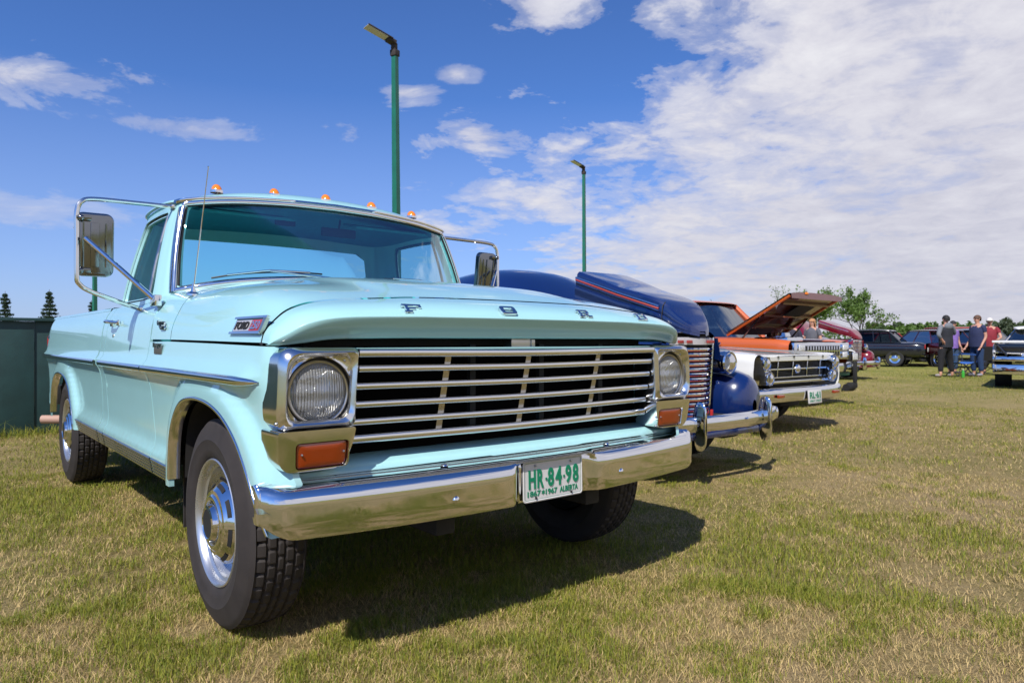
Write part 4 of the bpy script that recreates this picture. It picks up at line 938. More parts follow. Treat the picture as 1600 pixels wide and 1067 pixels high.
def spruce(label, x, y, h, seed, group='spruces beyond the fence', thin=1.0):
    rng = np.random.default_rng(seed); t = thing('spruce_tree', label, 'tree', (x, y, 0), group=group)
    MB().tube([(0, 0, 0), (0, 0, h)], [h*.018, h*.003], 6).build('trunk', M_bark, t)
    b = MB(); C_ = []
    for z in np.arange(h*.12, h*.98, h*.058):
        rr = (h-z)*.30*thin*rng.uniform(.6, 1.2)+h*.01
        for k in range(9):
            a = rng.uniform(0, 2*math.pi); L = rr*rng.uniform(.7, 1.1); e = np.array([math.cos(a)*L, math.sin(a)*L, z-L*.20+.10*L]); s_ = np.array([0, 0, z]); P = [s_, s_*.5+e*.5+np.array([0, 0, -.06*L]), e+np.array([0, 0, .06*L])]
            b.tube(P, [h*.003, h*.002, h*.001], 3, cap=False)
            for f in np.linspace(.15, 1, 9): C_.append((s_*(1-f)+P[2]*f)+rng.normal(0, h*.006, 3))
    b.build('branches', M_bark, t)['kind'] = 'stuff'
    V, F = leaf_quads(np.repeat(np.array(C_), 5, 0)+rng.normal(0, h*.007, (len(C_)*5, 3)), h*.017, rng, 2.4); MB().add(V, F).build('crown', M_needle, t, smooth=False)['kind'] = 'stuff'
def along(px, dep):
    """ground point seen at a given column of the photograph and distance (world metres)"""
    l = (px-800)/1107.6*dep; return -1.736+cR.x*l+cF.x*dep, -1.956+cR.y*l+cF.y*dep
def place_at(px, dep): return along(px, dep)
for px, d, h, s_ in ((8, 46, 4.15, 1), (77, 42, 4.0, 2), (143, 55, 4.1, 3)):
    x, y = place_at(px, d); spruce(['', 'spruce at the far left, its top above the green fence', 'slim spruce standing alone above the fence end', 'spruce beside the light pole below the tow mirror'][s_], x, y, h, s_, thin=.95)
x, y = place_at(1341, 60); tree('leafy_tree', 'large open leafy tree above the red car with the raised hood', 'tree', x, y, 5.9, M_leaf, 11, dens=5, lsz=.15, trunk=.22, spread=.6)
x, y = place_at(1262, 52); tree('leafy_tree', 'leafy tree behind the raised orange hood', 'tree', x, y, 5.3, M_leaf, 12, dens=6, lsz=.15, trunk=.2)
x, y = place_at(1222, 58); tree('leafy_tree', 'thin leafy tree just left of the raised orange hood', 'tree', x, y, 5.7, M_leaf, 15, dens=2, lsz=.13, trunk=.3)
x, y = place_at(1092, 62); tree('bare_tree', 'nearly bare bush showing above the orange cab roof', 'tree', x, y, 4.6, M_bark, 13, dens=2, lsz=.12, trunk=.3, wide=.7)
# the belt of trees along the far edge of the field
px = 1362; k = 0; rr = random.Random(5)
FRONT = [(1385, 'in the far line right of the large open tree'), (1428, 'in the far line above the black sedan roof'), (1456, 'in the far line between black sedan and black hoodie'), (1500, 'in the far line behind the person in black hoodie'), (1518, 'in the far line just left of the man in navy'), (1560, 'in the far line behind the men in navy and red'), (1590, 'in the far line above the silver car'), (1700, 'in the far line beyond the right edge')]
seen = {}
GR = 'trees along the far edge of the field'
while px < 1640:
    d = rr.uniform(85, 125); h = d*rr.uniform(.018, .030)+1.0; x, y = place_at(px, d)
    kind = 'grey-green' if k % 5 == 3 else ('bright green' if k % 3 else 'dark green'); where = next(w for lim, w in FRONT if px < lim)
    n_ = seen[(kind, where)] = seen.get((kind, where), 0)+1; size = 'leftmost' if n_ == 1 else ('second' if n_ == 2 else ('third' if n_ == 3 else 'fourth'))
    lab = f'{size} {kind} tree {where}'
    if k % 5 == 3: tree('field_edge_tree', lab, 'tree', x, y, h, M_grn, 40+k, dens=7, lsz=.36, trunk=.08, wide=.5, spread=.7, group=GR, kids=3)
    else: tree('field_edge_tree', lab, 'tree', x, y, h, M_leaf if k % 3 else M_leafd, 40+k, dens=7, lsz=.36, trunk=.08, wide=.5, spread=.7, group=GR, kids=3)
    px += rr.uniform(6, 11); k += 1
for px, d, h, lab in ((1584, 62, 3.2, 'round grey-green evergreen above the silver car, taller than its left neighbour'), (1600, 60, 3.3, 'dark evergreen cut by the right edge of the photo, above the silver car'), (1566, 66, 3.0, 'round grey-green evergreen above the man in the dark red T-shirt')):
    x, y = place_at(px, d); tree('evergreen_tree', lab, 'tree', x, y, h, M_grn if px < 1590 else M_leafd, int(px), dens=10, lsz=.2, trunk=.06, wide=.5, spread=.7, group='dark evergreens at the right')
rng = np.random.default_rng(3); C_ = []
for i in range(1500):
    px = rng.uniform(-900, 2500); d = rng.uniform(150, 190); x, y = place_at(px, d) if 0 else (0, 0)
# far low woods right round the horizon
th = rng.uniform(0, 2*math.pi, 26000); r = rng.uniform(300, 340, 26000); hh = 2.2+2.6*vnoise(th*30, th*0+3, 8)+1.6*vnoise(th*120, th*0, 9)
V, F = leaf_quads(np.stack([r*np.cos(th), r*np.sin(th), rng.uniform(0, 1, 26000)**.7*hh*1.35], 1), 1.5, rng)
tag(MB().add(V, F).build('distant_woods', M_leafd, smooth=False), 'low dark line of distant woods on the horizon', 'woods', kind='stuff')
# ================================================================== THE OTHER CARS
def paint(name, c, rough=.25, metal=0.0): return mat(name, c, rough, metal, coat=1.0, coat_rough=.02, bump=.01, bscale=50)
M_blue = paint('deep_blue_paint', (.003, .016, .095)); M_burg = paint('burgundy_paint', (.18, .006, .016)); M_white = paint('white_paint', (.72, .72, .70)); M_orange = paint('copper_orange_paint', (.62, .13, .03), .3, .15)
M_blackp = paint('black_paint', (.008, .009, .014)); M_silver = paint('silver_paint', (.50, .50, .52), .3, .3); M_darkglass = glass_mat('car_glass', (.22, .27, .29), .45); M_redp = paint('red_paint', (.45, .012, .012)); M_brown = paint('copper_hood_paint', (.13, .03, .022), .4, .1)
M_tyre2 = mat('plain_tyre', (.02, .019, .019), .8)
M_redstripe = mat('red_stripe', (.36, .05, .045), .35)
def ring_(y, cx, cz, a, b, n=2.6, K=28, z0=None):
    t = np.linspace(0, 2*math.pi, K, endpoint=False); c, s = np.cos(t), np.sin(t)
    P = np.stack([cx+a*np.sign(c)*np.abs(c)**(2/n), np.full(K, y), cz+b*np.sign(s)*np.abs(s)**(2/n)], 1)
    if z0 is not None: P[:, 2] = np.maximum(P[:, 2], z0)
    return P
def tub(secs, nu=4, K=32):
    """skin over superellipse sections (y, cx, cz, half width, half height, exponent[, floor])"""
    S_ = np.array([list(s)+[(-9,) if len(s) < 7 else ()][0:1][0:0]+([-9] if len(s) < 7 else []) for s in secs], float); S_ = cr(S_, nu)
    return [ring_(s[0], s[1], s[2], max(s[3], 1e-3), max(s[4], 1e-3), max(s[5], 1.5), K, s[6] if s[6] > -5 else None) for s in S_]
def wheel_simple(par, x, y, r, sgn, w=.17, cap=M_chrome, rimm=None):
    p = MB().lathe([(r*.60, w/2-.02), (r*.64, w/2), (r*.9, w/2+.006), (r, w/2-.02), (r, -w/2+.02), (r*.9, -w/2), (r*.6, -w/2)], (x, y, r), (sgn, 0, 0), 36).build('wheel', M_tyre2, par)
    MB().lathe([(r*.62, w/2-.004), (r*.58, w/2-.03), (r*.42, w/2-.04), (r*.36, w/2-.01), (r*.2, w/2+.012), (.001, w/2+.02)], (x, y, r), (sgn, 0, 0), 30).build('hubcap', cap, p); return p
def lamp(par, c, r, d=(0, -1, 0), ringm=None, pod=None):
    if pod is not None:
        MB().lathe([(r*1.08, 0), (r*1.15, -.03), (r*1.05, -.12), (r*.7, -.22), (r*.15, -.30), (.001, -.31)], c, d, 24).build('headlight_pod', pod, par)
    h = MB().lathe([(r*1.12, -.02), (r*1.14, .004), (r*1.05, .016), (r*.97, .010), (r*.95, -.01)], c, d, 28).build('headlight', ringm or M_chrome, par)
    MB().lathe([(r*.97, .0), (r*.85, .018), (r*.5, .032), (.001, .038)], c, d, 28).build('lens', M_lens2, h, ang=180); 
    MB().lathe([(r*.97, -.005), (r*.6, -.04), (.001, -.05)], c, d, 20).build('reflector', M_refl, h); return h
M_lens2 = glass_mat('lamp_glass_clear', (.85, .87, .87), 2.2, .06)

def prewar_car(x, y, label, body, accent, rz=0.0, stripe=True):
    t = thing('vintage_car', label, 'car', (x, y, 0), rz)
    # catwalk and lower body
    MB().grid(tub([(.42, 0, .62, .30, .36, 3), (.60, 0, .66, .46, .36, 3), (1.2, 0, .72, .58, .36, 3.2), (1.55, 0, .76, .70, .40, 3.4), (2.4, 0, .78, .76, .44, 3.6), (3.3, 0, .78, .74, .44, 3.2), (4.1, 0, .70, .62, .36, 2.6), (4.55, 0, .58, .35, .22, 2.2), (4.62, 0, .55, .05, .05, 2)]), cv=True).build('body', body, t, ang=60)
    # roof and window pillars in one dome; dark glass band
    sec = [(1.52, 0, 1.08, .60, .10, 3), (1.75, 0, 1.20, .64, .24, 2.8), (2.05, 0, 1.27, .67, .38, 2.7), (2.5, 0, 1.29, .69, .42, 2.7), (3.1, 0, 1.25, .68, .40, 2.6), (3.6, 0, 1.15, .62, .33, 2.5), (4.1, 0, .98, .50, .25, 2.3), (4.4, 0, .85, .30, .12, 2.0)]
    MB().grid(tub(sec), cv=True).build('roof', body, t, ang=60)
    # windscreen, split in two, and side windows: panes let into bright frames standing just proud of the dome
    for s in (-1, 1):
        q = np3([(s*.04, 1.665, 1.16), (s*.50, 1.74, 1.15), (s*.46, 1.905, 1.47), (s*.04, 1.86, 1.50)]); f = MB().tube(np.concatenate([q, q[:1]]), .012, 6).build('windscreen_frame', M_chrome, t); MB().add(q+np3([0, -.008, 0]), [(0, 1, 2, 3)]).build('windscreen', M_darkglass, f, smooth=False)
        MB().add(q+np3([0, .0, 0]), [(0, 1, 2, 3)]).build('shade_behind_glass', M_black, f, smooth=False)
        for y0, y1 in ((1.98, 2.55), (2.62, 3.2)):
            q = np3([(s*.675, y0, 1.16), (s*.69, y1, 1.16), (s*.63, y1-.03, 1.50), (s*.61, y0+.12, 1.50)]); q[:, 0] += s*.03; f = MB().tube(np.concatenate([q, q[:1]]), .01, 6).build('window_frame', M_chrome, t); MB().add(q, [(0, 1, 2, 3)]).build('window', M_blackp, f, smooth=False)
    MB().tube([(-.05, 1.66, 1.14), (-.12, 1.60, 1.19), (-.10, 1.62, 1.25)], .012, 6).build('cowl_lamp', M_chrome, t)
    # fenders: separate swelling teardrops
    for s in (-1, 1):
        MB().grid(tub([(.20, s*.60, .50, .03, .05, 2), (.235, s*.61, .52, .13, .17, 2.2), (.34, s*.62, .52, .21, .24, 2.3), (.58, s*.63, .52, .25, .29, 2.4), (.85, s*.64, .50, .25, .32, 2.4), (1.15, s*.66, .44, .22, .26, 2.4), (1.5, s*.69, .34, .17, .14, 2.4), (1.9, s*.72, .27, .13, .06, 2.4)], 6, 40), cv=True).build('front_fender', body, t, ang=60)
        MB().grid(tub([(2.9, s*.74, .40, .08, .10, 2), (3.15, s*.74, .48, .16, .24, 2.3), (3.5, s*.73, .50, .19, .30, 2.4), (3.9, s*.70, .48, .17, .26, 2.3), (4.3, s*.66, .40, .08, .12, 2)], 5), cv=True).build('rear_fender', body, t, ang=60)
        MB().box((s*.78, 2.4, .30), (.22, 1.2, .05), .02).build('running_board', M_black, t)
        wheel_simple(t, s*.70, .98, .34, s, .15); wheel_simple(t, s*.70, 3.5, .34, s, .15)
        MB().box((s*.66, .72, .36), (.24, .56, .30), .05).build('wheel_well', M_black, t)
        lamp(t, (s*.44, .33, .845), .082, (0, -1, 0), M_chrome, M_chrome)
    # engine bay and inner hood sides, grille shell
    MB().box((0, 1.0, .93), (.64, 1.1, .26), .03).box((0, .62, 1.03), (.50, .5, .10), .03).build('engine', M_black, t)
    for s in (-1, 1): MB().grid([[(s*.30, .34, 1.04), (s*.36, .34, .80)], [(s*.37, .8, 1.06), (s*.44, .8, .82)], [(s*.46, 1.5, 1.10), (s*.56, 1.5, .85)]]).build('hood_side', body, t)
    MB().grid([[(a*math.sin(q)*.33, .30+.10*(1-math.cos(q*.9))+o, .995+.11*math.cos(q)**1.0) for q in np.linspace(-1.5, 1.5, 15)] for a, o in ((1.0, .02), (1.04, .03), (1.06, .10))]).build('hood_rim', M_chrome if not stripe else body, t)
    shell = MB().grid([[(s_*np.interp(z, [.33, .7, 1.04], [.235, .26, .285]), .30+.10*(abs(s_))**2*1.0+.03-(z-.33)*.02, z) for s_ in np.linspace(-1, 1, 9)] for z in np.linspace(.33, 1.04, 6)]).build('grille', M_black, t)
    for k in range(17):
        z = .355+.0375*k; w = np.interp(z, [.33, .7, 1.04], [.235, .26, .285])
        P = [(s_*w, .285+.10*abs(s_)**1.6-(z-.33)*.02, z) for s_ in np.linspace(-1, 1, 13)]
        G = [[(p[0], p[1]+dy, p[2]+dz_) for dy, dz_ in ((.02, -.011), (.002, -.010), (-.003, 0), (.002, .009), (.02, .011))] for p in P]; MB().grid(G).build('grille_bar', M_chrome, shell, ang=50)
        G = [[(p[0], p[1]+dy+.001, p[2]+dz_) for dy, dz_ in ((-.001, -.0145), (.001, -.0115))] for p in P]; MB().grid(G).build('grille_bar_line', accent, shell, smooth=False)
    MB().grid([[(s_*.29, .290+.10*abs(s_)**1.6-.012+dy, z) for s_ in np.linspace(-1, 1, 11)] for dy, z in ((.02, .985), (0, .99), (0, 1.035), (.02, 1.045))]).build('grille_band', mat('badge_silver', (.62, .6, .62), .3, .4), shell, ang=40)
    for x0 in (-.20, -.13, .10, .14, .18): MB().box((x0, .265+.10*(abs(x0)/.29)**1.6, 1.012), (.045 if x0 > 0 else .06, .012, .022), .002).build('band_insert', accent, shell)
    for s in (-1, 1): MB().tube([(s*np.interp(z, [.33, .7, 1.04], [.242, .268, .292]), .395-(z-.33)*.02, z) for z in np.linspace(.32, 1.045, 8)], .012, 6).build('grille_edge', M_chrome, shell)
    MB().box((.262, .37, .42), (.02, .02, .12), .006).build('side_badge', M_red, shell)
    # raised hood, tilted up at the rear, nose curving down to the grille
    secs = []
    for yy, zt, wd, zl in ((.27, 1.09, .04, 1.07), (.30, 1.14, .12, 1.085), (.37, 1.215, .19, 1.11), (.46, 1.31, .24, 1.15), (.62, 1.38, .28, 1.20), (.85, 1.445, .31, 1.26), (1.05, 1.52, .33, 1.325), (1.28, 1.60, .35, 1.40)):
        H_ = zt-zl; hp = [(1.0, 0), (1.0, .34), (.965, .38), (.965, .62), (.93, .66), (.92, .86), (.86, .97), (.55, 1.0), (.02, 1.0)]
        secs.append([(-wd*a, yy, zl+H_*c) for a, c in hp]+[(0, yy, zt)]+[(wd*a, yy, zl+H_*c) for a, c in hp[::-1]])
    G = surf(secs, 4, 1); hd = MB().grid(G).grid(G+np3([0, .0, -.018]), flip=True).build('raised_hood', body, t, ang=24)
    for s in (-1, 1): MB().tube([(s*(wd_+.001), .462, z_) for wd_, z_ in ((.243, 1.16), (.243, 1.21), (.232, 1.28), (.20, 1.312))], .004, 5).build('hood_joint', M_black, hd)
    MB().grid([[(s_*.05, yy, zz_) for s_ in (-1, 1)] for yy, zz_ in ((.5, 1.13), (1.0, 1.22), (1.25, 1.30))]).build('hood_prop', M_black, t)
    for s in (-1, 1):
        for k, (o, mt, rd) in enumerate(((0.0, M_chrome, .011), (-.017, M_redstripe, .010), (-.032, M_chrome, .006))):
            P = [(s*(wd+.004), yy, z_+o) for yy, wd, z_ in ((.49, .242, 1.278), (.62, .270, 1.322), (.85, .300, 1.395), (1.05, .320, 1.465), (1.27, .342, 1.54))]; MB().tube(P, rd, 6).build('hood_side_moulding', mt, hd)
    # bumper and overriders
    xs_ = np.linspace(-.80, .80, 33); G = []
    for x_ in xs_:
        yy = -.02+.15*abs(x_/.8)**2.4; G.append([(x_, yy+a, .44+b_) for a, b_ in ((.03, .055), (.004, .05), (-.006, .03), (-.012, .0), (-.006, -.03), (.004, -.05), (.03, -.055))])
    bp = MB().grid(G).build('bumper', M_chrome, t, ang=60)
    for s in (-1, 1):
        MB().grid(tub([(-.055, s*.415, .43, .006, .06, 2), (-.05, s*.415, .43, .014, .13, 2), (-.02, s*.415, .43, .02, .165, 2), (.03, s*.415, .43, .02, .16, 2), (.05, s*.415, .43, .01, .10, 2)], 3, 20), cv=True).build('bumper_guard', M_chrome, bp)
        MB().ball((s*.80, .135, .44), .034, 12, sc=(.7, .7, 1.5)).build('bumper_tip', M_chrome, bp)
        MB().tube([(s*.35, .0, .43), (s*.32, .5, .42)], .025, 6).build('bumper_iron', M_black, bp)
    MB().box((0, .30, .33), (1.15, .34, .05), .02).build('shadow_pan', body, t)  # pan added so the bumper's shadow joins the car's
    MB().ball((.12, -.035, .452), .012, 8).build('bumper_bolt', M_chrome, bp)
    MB().box((0, 2.2, .34), (1.0, 3.6, .12)).build('chassis', M_under, t)
    return t
prewar_car(2.78, .96, 'deep blue vintage car with raised hood and red-lined chrome grille, parked beside the turquoise truck', M_blue, M_redstripe)
prewar_car(17.6, 6.4, 'burgundy vintage car with its hood raised and tall narrow chrome grille', M_burg, M_redstripe, stripe=False)

def car_body(t, secs, m, name='body', floor=None): return MB().grid(tub(secs, 5, 40), cv=True).build(name, m, t, ang=60)
# ---- white sedan with stacked lamps
def white_sedan(x, y):
    t = thing('white_car', 'white sixties car with stacked headlights and green-lettered plate, beside the blue vintage car', 'car', (x, y, 0))
    # upper body: flat hood with creased fender tops, built as sections
    sec = []
    for yy, w, zs, zh, zb in ((.10, .955, .865, .845, .50), (.22, .962, .878, .862, .42), (.6, .965, .895, .885, .40), (1.2, .968, .92, .915, .38), (1.75, .97, .94, .94, .38), (3.0, .97, .95, .95, .38), (4.2, .965, .95, .95, .40), (5.0, .95, .93, .92, .46)):
        sec.append([(0, yy, zh+.012), (.4*w, yy, zh+.008), (.70*w, yy, zh-.006), (.86*w, yy, zs), (.93*w, yy, zs-.006), (.975*w, yy, zs-.05), (w*.99, yy, zs-.13), (w, yy, .66), (w*.985, yy, .55), (w*.95, yy, zb)])
    sec = np3(sec); MB().grid(surf(sec, 4, 3)).mirror().build('body', M_white, t, weld=1e-4, ang=50)
    MB().grid([[(s_*.74, .09+.0*abs(s_), z) for s_ in np.linspace(-1, 1, 9)] for z in (.845, .80)]).build('hood_front', M_white, t)
    MB().box((0, .16, .84), (1.50, .10, .05), .015).build('hood_lip', M_white, t)
    g = MB().box((0, .20, .68), (1.40, .02, .28)).build('grille', M_black, t)
    for k in range(15): MB().box((0, .165, .575+.0165*k), (1.28, .012, .004)).build('grille_fin', mat('grey_fin', (.10, .10, .10), .4, .5), g)
    MB().box((0, .13, .705), (1.34, .02, .016), .003).build('grille_bar', M_chrome, g); MB().box((0, .12, .80), (1.36, .03, .016), .004).build('grille_surround', M_chrome, g); MB().box((0, .12, .565), (1.30, .05, .03), .006).build('grille_surround', M_chrome, g)
    MB().box((0, .115, .615), (1.24, .02, .012), .003).build('grille_bar', M_chrome, g)
    for x0 in (-.44, -.12, .20, .5): MB().box((x0, .125, .705), (.014, .02, .17), .002, Matrix.Rotation(R(8), 4, 'Y')).build('grille_divider', M_chrome, g)
    MB().lathe([(.001, -.02), (.03, -.015), (.055, 0), (.06, .01)], (0, .115, .705), (0, 1, 0), 6).build('grille_emblem', M_chrome, g)
    for s in (-1, 1):
        o = np3([(.695, .85), (.84, .85), (.85, .79), (.81, .69), (.75, .535), (.63, .535), (.685, .69)]); V, F = sheet2d(rpoly(o, .03, 4), [], .04); oo = rpoly(o, .03, 4)
        b = MB(); b.grid([[(s*(0.74+(p[0]-.74)*k), yy, .70+(p[1]-.70)*k) for p in oo] for k, yy in ((1.0, .30), (1.0, .08), (.97, .055), (.90, .075))], cv=True); V2 = (V-[.74, .70])*.92+[.74, .70]; b.add(np.stack([s*V2[:, 0], np.full(len(V2), .076), V2[:, 1]], 1), F); b.build('lamp_bezel', M_chrome, t)
        lamp(t, (s*.768, .062, .775), .066); lamp(t, (s*.700, .062, .615), .066)
        wheel_simple(t, s*.76, .98, .335, s, .19); wheel_simple(t, s*.76, 3.95, .335, s, .19); MB().box((s*.70, .98, .40), (.50, .78, .40), .05).build('wheel_well', M_black, t); MB().box((s*.70, 3.95, .40), (.50, .78, .40), .05).build('wheel_well', M_black, t)
    # bumper
    G = []
    for x_ in np.linspace(-.985, .985, 41):
        a = abs(x_)/.985; yy = -.03+.12*a**4; rec = smooth(.22, .17, abs(x_-.02)); G.append([(x_, yy+c, z) for c, z in ((.05, .355), (.01, .36), (.0, .375), (.0+.0*rec, .46), (.005, .485), (.03, .505), (.09, .515), (.16, .515))])
    bp = MB().grid(G).build('bumper', M_chrome, t, ang=50)
    for s in (-1, 1): MB().box((s*.62, -.025, .425), (.13, .02, .035), .006).build('parking_lamp', M_amber, bp)
    p = MB().box((0, 0, 0), (.30, .008, .15), .003).build('license_plate', M_plate, t); p.location = (.06, -.05, .395); p.rotation_euler = (R(-4), 0, 0)
    V, F = text_geo('RL·61', w=.24, h=.075, depth=.002, bold=.03); MB().add(V+np3([-.12, -.0045, -.02]), F).build('lettering', M_green, p, smooth=False)
    V, F = text_geo('1867 1967', w=.24, h=.022, depth=.002); MB().add(V+np3([-.12, -.0045, -.058]), F).build('lettering', M_green, p, smooth=False)
    for k, ch in enumerate('FORD'):
        V, F = text_geo(ch, w=.035, h=.022, depth=.006, bold=.03); MB().add(V+np3([-.50+.33*k, .085, .832]), F).build('hood_letter', M_blackp, t, smooth=False)
    b = MB().box((-.968, .62, .70), (.012, .20, .016), .002)
    b.build('fender_badge', M_red, t)
    for k in range(4): MB().box((-.972, .55+.045*k, .712), (.012, .018, .02), .002).build('badge_peak', M_chrome, t)
    # cabin
    roof = [(2.15, 0, 1.30, .60, .05, 3), (2.4, 0, 1.34, .64, .06, 3.2), (2.9, 0, 1.355, .66, .06, 3.2), (3.4, 0, 1.33, .62, .06, 3), (3.7, 0, 1.28, .55, .04, 3)]
    MB().grid(tub(roof), cv=True).build('roof', M_white, t)
    cabin(t, 1.70, 2.2, 3.55, 4.2, .95, 1.31, .82, .62)
    MB().box((0, 2.6, .40), (1.70, 4.6, .16), .03).build('chassis', M_under, t); MB().box((0, 1.0, .55), (.95, 1.6, .34)).build('engine', M_black, t)
    return t
def cabin(t, yf0, yf1, yr1, yr0, zb, zt, wb, wt, pil=None):
    """windscreen, side and rear glass between belt and roof with pillars"""
    pil = pil or M_chrome; f0, f1 = [(s*wb, yf0+.12, zb) for s in (-1, 1)], [(s*wt, yf1+.06, zt) for s in (-1, 1)]; r0, r1 = [(s*wb, yr0, zb) for s in (-1, 1)], [(s*wt, yr1, zt) for s in (-1, 1)]
    G = [[(s_*wb*(1-k)+s_*wt*k, yf0*(1-k)+yf1*k+.12*abs(s_)**2*(1-.5*k), zb*(1-k)+zt*k) for s_ in np.linspace(-1, 1, 9)] for k in (0, .5, 1)]
    MB().grid(G).build('windscreen', M_darkglass, t, ang=180)
    MB().add([r0[0], r0[1], r1[1], r1[0]], [(0, 1, 2, 3)]).build('rear_window', M_darkglass, t, smooth=False)
    for i in (0, 1):
        MB().add([f0[i], r0[i], r1[i], f1[i]], [(0, 1, 2, 3)]).build('side_window', M_darkglass, t, smooth=False)
        MB().tube([f0[i], f1[i]], .022, 6).build('pillar', pil, t); MB().tube([r0[i], r1[i]], .03, 6).build('pillar', pil, t)
        m0 = (np3(f0[i])+np3(r0[i]))/2; m1 = (np3(f1[i])+np3(r1[i]))/2; MB().tube([m0, m1], .02, 6).build('pillar', pil, t)
white_sedan(5.93, 2.05)

# ---- orange pickup with its hood up
def orange_pickup(x, y):
    t = thing('orange_pickup', 'copper orange pickup truck with its hood propped wide open, behind the white car', 'pickup truck', (x, y, 0))
    sec = []
    for yy, w, zt, zi in ((.06, .93, 1.02, 1.00), (.3, .97, 1.045, 1.02), (.9, .985, 1.06, 1.03), (1.5, .985, 1.07, 1.03)):
        sec.append([(.70, yy, zi-.04), (.72, yy, zi), (.86, yy, zt), (.94*w, yy, zt-.01), (w*.985, yy, zt-.05), (w, yy, .93), (w, yy, .80), (w*.985, yy, .66), (w*.97, yy, .50)])
    G_ = surf(sec, 4, 3)
    for s in (1, -1): MB().grid(G_*np3([s, 1, 1])).build('fender', M_orange, t, ang=50)
    sd = [[(w, yy, z) for w, z in ((.90, 1.09), (.955, 1.05), (.985, .95), (.99, .80), (.975, .60), (.96, .45))] for yy in (1.5, 2.2, 3.0, 3.05, 4.2, 5.3)]
    G_ = surf(sd, 2, 3)
    for s in (1, -1): MB().grid(G_*np3([s, 1, 1])).build('door', M_orange, t, ang=50)
    # cab
    MB().grid(tub([(1.95, 0, 1.66, .66, .03, 3), (2.05, 0, 1.67, .72, .05, 3.4), (2.5, 0, 1.68, .74, .06, 3.6), (3.0, 0, 1.66, .72, .05, 3.4), (3.1, 0, 1.65, .68, .03, 3)]), cv=True).build('roof', M_orange, t)
    cabin(t, 1.42, 1.96, 3.02, 3.08, 1.08, 1.65, .86, .68, M_orange)
    for s in (-1, 1):
        MB().tube([(s*.87, 1.53, 1.07), (s*.80, 1.75, 1.36), (s*.70, 2.02, 1.655)], .045, 8).build('pillar', M_orange, t); MB().tube([(s*.88, 2.95, 1.08), (s*.70, 3.0, 1.64)], .07, 8).build('pillar', M_orange, t)
        wheel_simple(t, s*.80, .95, .37, s, .2); wheel_simple(t, s*.80, 4.2, .37, s, .2); MB().box((s*.70, .95, .50), (.5, .9, .5), .05).build('wheel_well', M_black, t)
    MB().box((-.90, 1.62, 1.16), (.16, .02, .13), .01).build('mirror', M_chrome, t)
    MB().lathe([(.001, -.03), (.03, -.028), (.036, 0)], (-.99, 1.20, .965), (1, 0, 0), 12).box((-.988, 1.42, .975), (.01, .30, .014), .002).build('side_emblem', M_chrome, t)
    MB().box((0, 2.5, .96), (1.4, .25, .4), .06).build('bench_seat', M_black, t)
    MB().box((0, 1.46, 1.03), (1.62, .10, .10), .03).build('cowl', M_orange, t)
    MB().box((0, .78, .80), (1.38, 1.3, .42), .02).build('engine_bay', M_black, t)
    MB().box((.05, .78, 1.02), (.5, .6, .12), .03).lathe([(.17, -.04), (.19, 0), (.17, .05), (.02, .06)], (0, .75, 1.10), (0, 0, 1), 20).build('engine', M_chrome, t)
    # grille panel
    g = MB().box((0, .04, .86), (1.74, .08, .27), .02).build('grille', M_chrome, t)
    MB().box((0, -.004, .865), (1.08, .012, .16)).build('grille_opening', M_black, g)
    for k in range(13): MB().box((-.50+.083*k, -.014, .865), (.028, .012, .15), .003).build('grille_bar', M_chrome, g)
    MB().box((0, -.02, .865), (1.08, .012, .012)).build('grille_crossbar', M_chrome, g)
    for s in (-1, 1):
        for zc in (.915, .80):
            h = MB().box((s*.69, -.006, zc), (.17, .02, .10), .006).build('headlight', M_chrome, g); MB().box((s*.69, -.018, zc), (.145, .012, .08), .004).build('lens', M_refl, h)
    G = [[(x_, -.06+.08*abs(x_)**3+c, z) for c, z in ((.06, .52), (0, .53), (-.01, .60), (0, .665), (.03, .675), (.10, .675))] for x_ in np.linspace(-.97, .97, 25)]
    MB().grid(G).build('bumper', M_chrome, t, ang=50)
    G = [[(x_, -.03+.05*abs(x_)**3+c, z) for c, z in ((.06, .46), (0, .465), (0, .52), (.05, .525))] for x_ in np.linspace(-.9, .9, 9)]
    MB().grid(G).build('valance', mat('green_valance', (.01, .09, .05), .4), t)
    b = MB().box((.86, -.10, .52), (.06, .05, .34), .01).box((.84, -.06, .30), (.18, .12, .10), .03); b.lathe([(.001, -.10), (.06, -.10), (.065, .10), (.001, .10)], (.78, -.04, .27), (1, 0, 0), 14); b.build('winch', M_black, t)
    # the open hood: outer skin, underside frame, props
    P0, P1 = np3([0, 1.18, 1.13]), np3([0, .12, 1.72]); hw0, hw1 = .84, .80; G, G2 = [], []
    for k in np.linspace(0, 1, 8):
        c = P0*(1-k)+P1*k; w = hw0*(1-k)+hw1*k; up = np3([0, .49, .87])
        G.append([c+np3([s_*w, 0, 0])+up*(.05-.035*abs(s_)**3) for s_ in np.linspace(-1, 1, 13)]); G2.append([c+np3([s_*w*.985, 0, 0])+up*(-.012) for s_ in np.linspace(-1, 1, 13)])
    lip = [[c_+np3([0, -.02, -.05])*f for c_ in G[-1]] for f in (0, 1)]
    hd = MB().grid(G).grid(G2).grid([[a for a in G[-1]], [a+np3([0, -.035, -.0]) for a in G[-1]], [a+np3([0, -.03, -.05]) for a in G2[-1]], G2[-1]]).build('raised_hood', M_brown, t, ang=50)
    up = np3([0, .49, .87])
    for s in (-1, 1):
        MB().tube([P0+np3([s*.80, 0, -.02]), P1+np3([s*.77, 0, -.02])], .022, 6).build('hood_edge', M_orange, hd); MB().tube([(s*.74, .98, 1.02), (s*.74, .62, 1.42)], .014, 6).build('hood_spring', M_blackp, hd)
